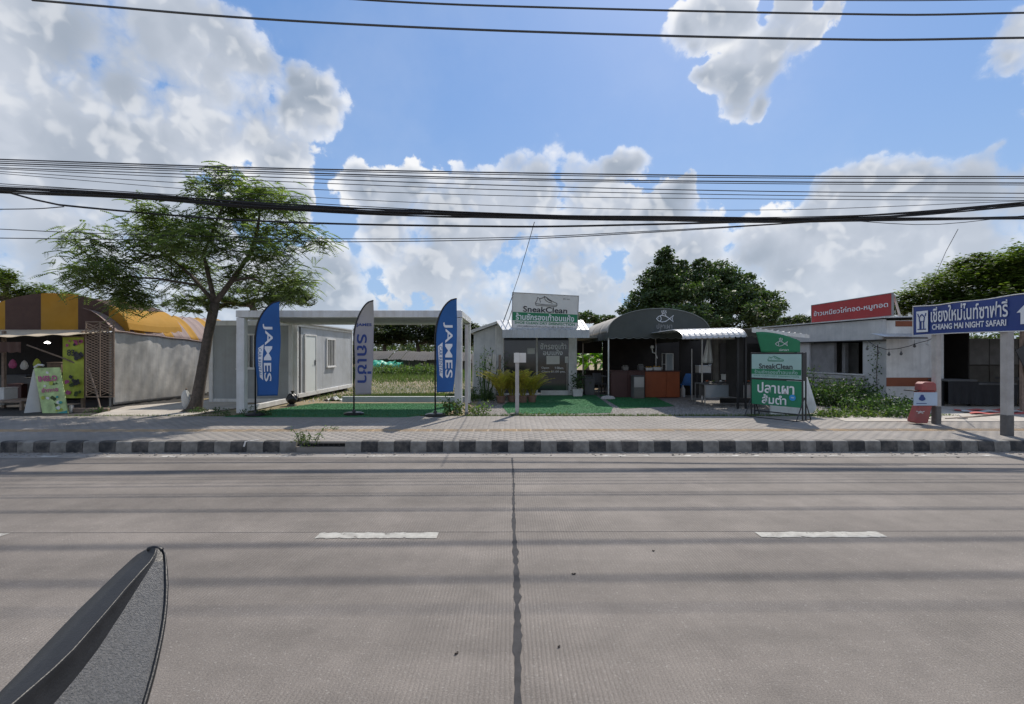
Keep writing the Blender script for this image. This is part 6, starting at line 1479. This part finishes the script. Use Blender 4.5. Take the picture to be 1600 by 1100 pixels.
# ================================================================== OVERHEAD WIRES
def wire(pts, Y, r, m, name, label, group, strands=1, spread=.03):
    xs = [p[0] for p in pts]; ys = [p[1] for p in pts]
    def yv(x):
        if x <= xs[0]: s_ = (ys[1] - ys[0]) / (xs[1] - xs[0]); return ys[0] + s_ * (x - xs[0])
        if x >= xs[-1]: s_ = (ys[-1] - ys[-2]) / (xs[-1] - xs[-2]); return ys[-1] + s_ * (x - xs[-1])
        for i in range(len(xs) - 1):
            if xs[i] <= x <= xs[i + 1]:
                m0 = (ys[i + 1] - ys[i - 1]) / (xs[i + 1] - xs[i - 1]) if i else (ys[1] - ys[0]) / (xs[1] - xs[0])
                m1 = (ys[i + 2] - ys[i]) / (xs[i + 2] - xs[i]) if i + 2 < len(xs) else (ys[-1] - ys[-2]) / (xs[-1] - xs[-2])
                h_ = xs[i + 1] - xs[i]; t_ = (x - xs[i]) / h_
                return (2*t_**3 - 3*t_**2 + 1) * ys[i] + (t_**3 - 2*t_**2 + t_) * h_ * m0 + (-2*t_**3 + 3*t_**2) * ys[i + 1] + (t_**3 - t_**2) * h_ * m1
    b = MB(); a0, a1 = (-380, 1980) if xs[-1] >= 1500 else (-380 if xs[0] <= 5 else xs[0], 1980 if xs[-1] >= 1500 else xs[-1])
    if xs[0] > 5: a0 = xs[0]
    o_ = []
    for s_ in range(strands):
        ph = random.uniform(0, 6.28)
        pts3 = []
        n_ = 60
        for i in range(n_ + 1):
            x = a0 + (a1 - a0) * i / n_; p = P(x, yv(x), Y)
            if strands > 1: p += Vector((0, spread * math.cos(ph + x * .006), spread * math.sin(ph + x * .006 + s_)))
            pts3.append(p)
        b.tube(pts3, r, 6)
    o = b.build(name, m, None, at=P(800, yv(800), Y)) if not (xs[0] > 5 and xs[0] > 800) else b.build(name, m, None, at=P(xs[0], ys[0], Y))
    return tag(o, label, 'cable', group)
wire([(50, 0), (400, 29), (800, 48.5), (1344, 62), (1600, 59)], 13.8, .030, m_cable_g, 'power_line', 'thick grey power line crossing the upper sky, lower of the two', 'high power lines')
wire([(0, -42), (575, 0), (800, 10), (1400, 23), (1600, 20)], 13.5, .026, m_cable_g, 'power_line', 'thick grey power line crossing the upper sky above the other', 'high power lines')
wire([(0, -60), (700, -12), (1100, -2), (1400, 1), (1600, -1)], 13.1, .012, m_cable_g, 'power_line', 'power line just grazing the top edge of the picture', 'high power lines')
G = 'thin wires in the middle of the sky'
D_ = [([249, 262, 270, 275, 276], 10.2, .014, 'topmost thin wire of the middle sheaf'), ([252, 264.5, 273, 278, 279], 10.25, .009, 'thin wire second from the top of the middle sheaf'), ([255, 268, 279, 284, 286], 10.9, .014, 'thin wire in the upper middle of the sheaf, darker than its neighbours'),
      ([258, 271, 281.5, 287, 289], 11.0, .009, 'thin wire just under the dark upper middle wire'), ([262, 276, 290, 299, 302], 11.4, .011, 'wire in the lower middle of the sheaf before the tree top'), ([264, 282, 297, 305, 309], 11.5, .009, 'thin wire under the lower middle wire of the sheaf'), ([268, 292, 306, 311, 313], 11.6, .008, 'faint wire above the black cable bundle'), ([271, 303, 322, 328, 314], 11.5, .007, 'faintest sagging wire just above the black cable bundle')]
for ys_, Y, r, lab in D_: wire([(0, ys_[0]), (400, ys_[1]), (800, ys_[2]), (1200, ys_[3]), (1600, ys_[4])], Y, r, m_cable_g, 'wire', lab, G)
Gb = 'black cables over the pavement'
wire([(0, 296), (200, 305), (400, 320), (600, 329), (800, 337), (1000, 341), (1200, 344), (1300, 342), (1450, 333), (1600, 318)], 11.6, .017, m_cable, 'cable_bundle', 'thick bundle of twisted black cables rising to the right end', Gb, strands=6, spread=.045)
wire([(0, 300), (200, 307), (400, 323), (600, 334), (800, 339), (1000, 343), (1200, 345), (1400, 342), (1600, 340)], 11.7, .016, m_cable, 'cable_bundle', 'black cable bundle that runs level to the right end', Gb, strands=4, spread=.04)
wire([(0, 290), (200, 300), (400, 318), (560, 330), (700, 340), (900, 337), (1280, 342), (1450, 351), (1600, 337)], 11.5, .008, m_cable, 'cable', 'thin black cable weaving around the bundles', Gb)
wire([(0, 287), (300, 306), (560, 322), (800, 334), (1100, 340), (1350, 336), (1600, 322)], 11.55, .009, m_cable, 'cable', 'thin black cable along the top of the bundle', Gb)
wire([(0, 297), (50, 311), (100, 321), (400, 345), (800, 354), (1000, 351), (1200, 346), (1400, 343), (1600, 341)], 12.1, .025, m_cable, 'cable', 'single heavy black cable sagging below the bundles', Gb)
wire([(0, 327), (60, 326), (100, 323)], 12.12, .012, m_cable, 'cable', 'short black cable joining the heavy cable at the left edge', Gb)
wire([(0, 358), (160, 365), (520, 373), (800, 371), (1000, 362), (1275, 346)], 11.9, .010, m_cable, 'cable', 'thin low cable, upper of the lowest pair', Gb)
wire([(0, 372), (400, 377), (520, 378), (800, 374), (1000, 364), (1300, 345)], 11.95, .011, m_cable, 'cable', 'thin low cable, the lowest across the tree', Gb)
o = MB().tube([P(835, 347, 11.8), P(824, 386, 13.5), P(811, 430, 15.5), P(800, 462, 17.2)], .009, 5).build('drop_wire', m_cable, None, at=P(800, 462, 17.2)); tag(o, 'thin drop wire slanting down to the SneakClean signboard', 'cable')
o = MB().tube([P(1497, 358, 11.7), P(1478, 393, 13.0), P(1462, 430, 14.5), P(1440, 500, 15.4)], .007, 5).build('drop_wire', m_cable, None, at=P(1440, 500, 15.4)); tag(o, 'thin drop wire slanting down to the white building', 'cable')

# ================================================================== FOREGROUND FIN (part of the vehicle the picture was taken from)
nR = Vector((.72, -.05, .69)).normalized(); nL = Vector((-.22, -.30, .93)).normalized()
Pt = P(243, 866, .95); O_ = Vector((0, 0, H))
def hit(px, py, n, q):
    d = Vector(((px - 800) / F, 1, -(py - 553) / F)); t_ = (q - O_).dot(n) / d.dot(n); return O_ + d * t_
ridge_px = [(243, 856.6), (241.5, 865), (234, 877), (219, 893), (196, 919), (170, 950), (143, 981), (115, 1013), (85, 1042), (55, 1068), (15, 1102), (-30, 1140)]
right_px = [(253, 858.4), (257.5, 865), (259.5, 876), (261.5, 893), (262.5, 915), (261.5, 940), (259, 965), (254.5, 993), (248.5, 1022), (242, 1050), (232, 1086), (216, 1140)]
left_px = [(232, 856.6), (224, 860), (213, 866.5), (203, 875), (180, 896), (153, 922), (122, 952), (90, 985), (57, 1020), (27, 1052), (-12, 1092), (-60, 1140)]
ridge = [hit(x, y, nR, Pt) for x, y in ridge_px]; rightp = [hit(x, y, nR, Pt) for x, y in right_px]
leftp = [hit(x, y, nL, ridge[min(i, len(ridge) - 1)]) for i, (x, y) in enumerate(left_px)]
fin = thing('vehicle_fin', ridge[5], 'black plastic fin with a textured face greyed for sun glare at the lower left corner', 'vehicle part')
K = len(ridge)
# shell: skirt, left face, ridge, dished right face, right rim, skirt; as a lofted strip of sections
def section(i):
    l, r_, q = leftp[i], ridge[i], rightp[i]
    dn = Vector((0, 0, -.20)); W_ = (q - r_).length; rw = min(.006, W_ * .12)
    def face(f):
        d_ = .115 * min(1, (i + .3) / 4) * W_ * (f / .30 if f < .30 else (1 - f) / .70)
        d_ -= .022 * min(1, i / 4) * W_ * max(0, 1 - abs(f - .30) / .16)
        return r_.lerp(q, f) - nR * d_
    pts = [l.lerp(r_, .7) + Vector((0, 0, -.06)), l + Vector((0, 0, -.012)), l.lerp(r_, .03), l.lerp(r_, .5) + nL * .001, l.lerp(r_, .95) - nL * .0004, r_ - nR * .0006, face(.02), face(.08), face(.16), face(.23), face(.30)]
    fe = 1 - rw / W_
    pts2 = [face(f_) for f_ in (.40, .52, .65, .8, .92)] + [face(fe), face(fe) + nR * .003, q + nR * .002, q + Vector((.001, 0, -.006)), r_.lerp(q, .3) + Vector((0, 0, -.06))]
    return pts, pts2
secs = [section(i) for i in range(K)]
b = MB(); n1 = len(secs[0][0]); vs = [p for s_ in secs for p in s_[0]]
fs = [(i * n1 + j, i * n1 + j + 1, (i + 1) * n1 + j + 1, (i + 1) * n1 + j) for i in range(K - 1) for j in range(n1 - 1)]
b.add(vs, fs)
b.build('smooth_shell', m_fin, fin, smooth=True)
b = MB(); sec2 = [[s_[0][-1]] + s_[1][:6] for s_ in secs]; n2 = 7; b.add([p for s_ in sec2 for p in s_], [(i * n2 + j, i * n2 + j + 1, (i + 1) * n2 + j + 1, (i + 1) * n2 + j) for i in range(2, K - 1) for j in range(n2 - 1)]); b.build('textured_face', m_fin_glare, fin, smooth=True)
b = MB(); b.add([p for s_ in sec2[:3] for p in s_], [(i * n2 + j, i * n2 + j + 1, (i + 1) * n2 + j + 1, (i + 1) * n2 + j) for i in range(2) for j in range(n2 - 1)]); b.build('tip_face', m_fin, fin, smooth=True)
l0, q0_ = leftp[0], rightp[0]; b = MB(); b.tube([l0.lerp(q0_, i / 10) + Vector((0, 0, .004 * math.sin(math.pi * i / 10) - .003)) for i in range(11)], .0055, 8); b.build('tip_edge', m_fin, fin, smooth=True)
b = MB(); sec3 = [s_[1][5:] for s_ in secs]; n3 = len(sec3[0]); b.add([p for s_ in sec3 for p in s_], [(i * n3 + j, i * n3 + j + 1, (i + 1) * n3 + j + 1, (i + 1) * n3 + j) for i in range(K - 1) for j in range(n3 - 1)]); b.build('rim', m_fin, fin, smooth=True)
b = MB(); s0 = secs[0][0] + secs[0][1]; b.add(s0, [tuple(range(len(s0)))])
low = [s_[0][0] for s_ in secs] + [s_[1][-1] for s_ in reversed(secs)]; b.add(low, [tuple(range(len(low)))]); b.build('end_cap', m_fin, fin)

try:
    world.cycles.sampling_method = 'MANUAL'; world.cycles.sample_map_resolution = 512
except Exception: pass
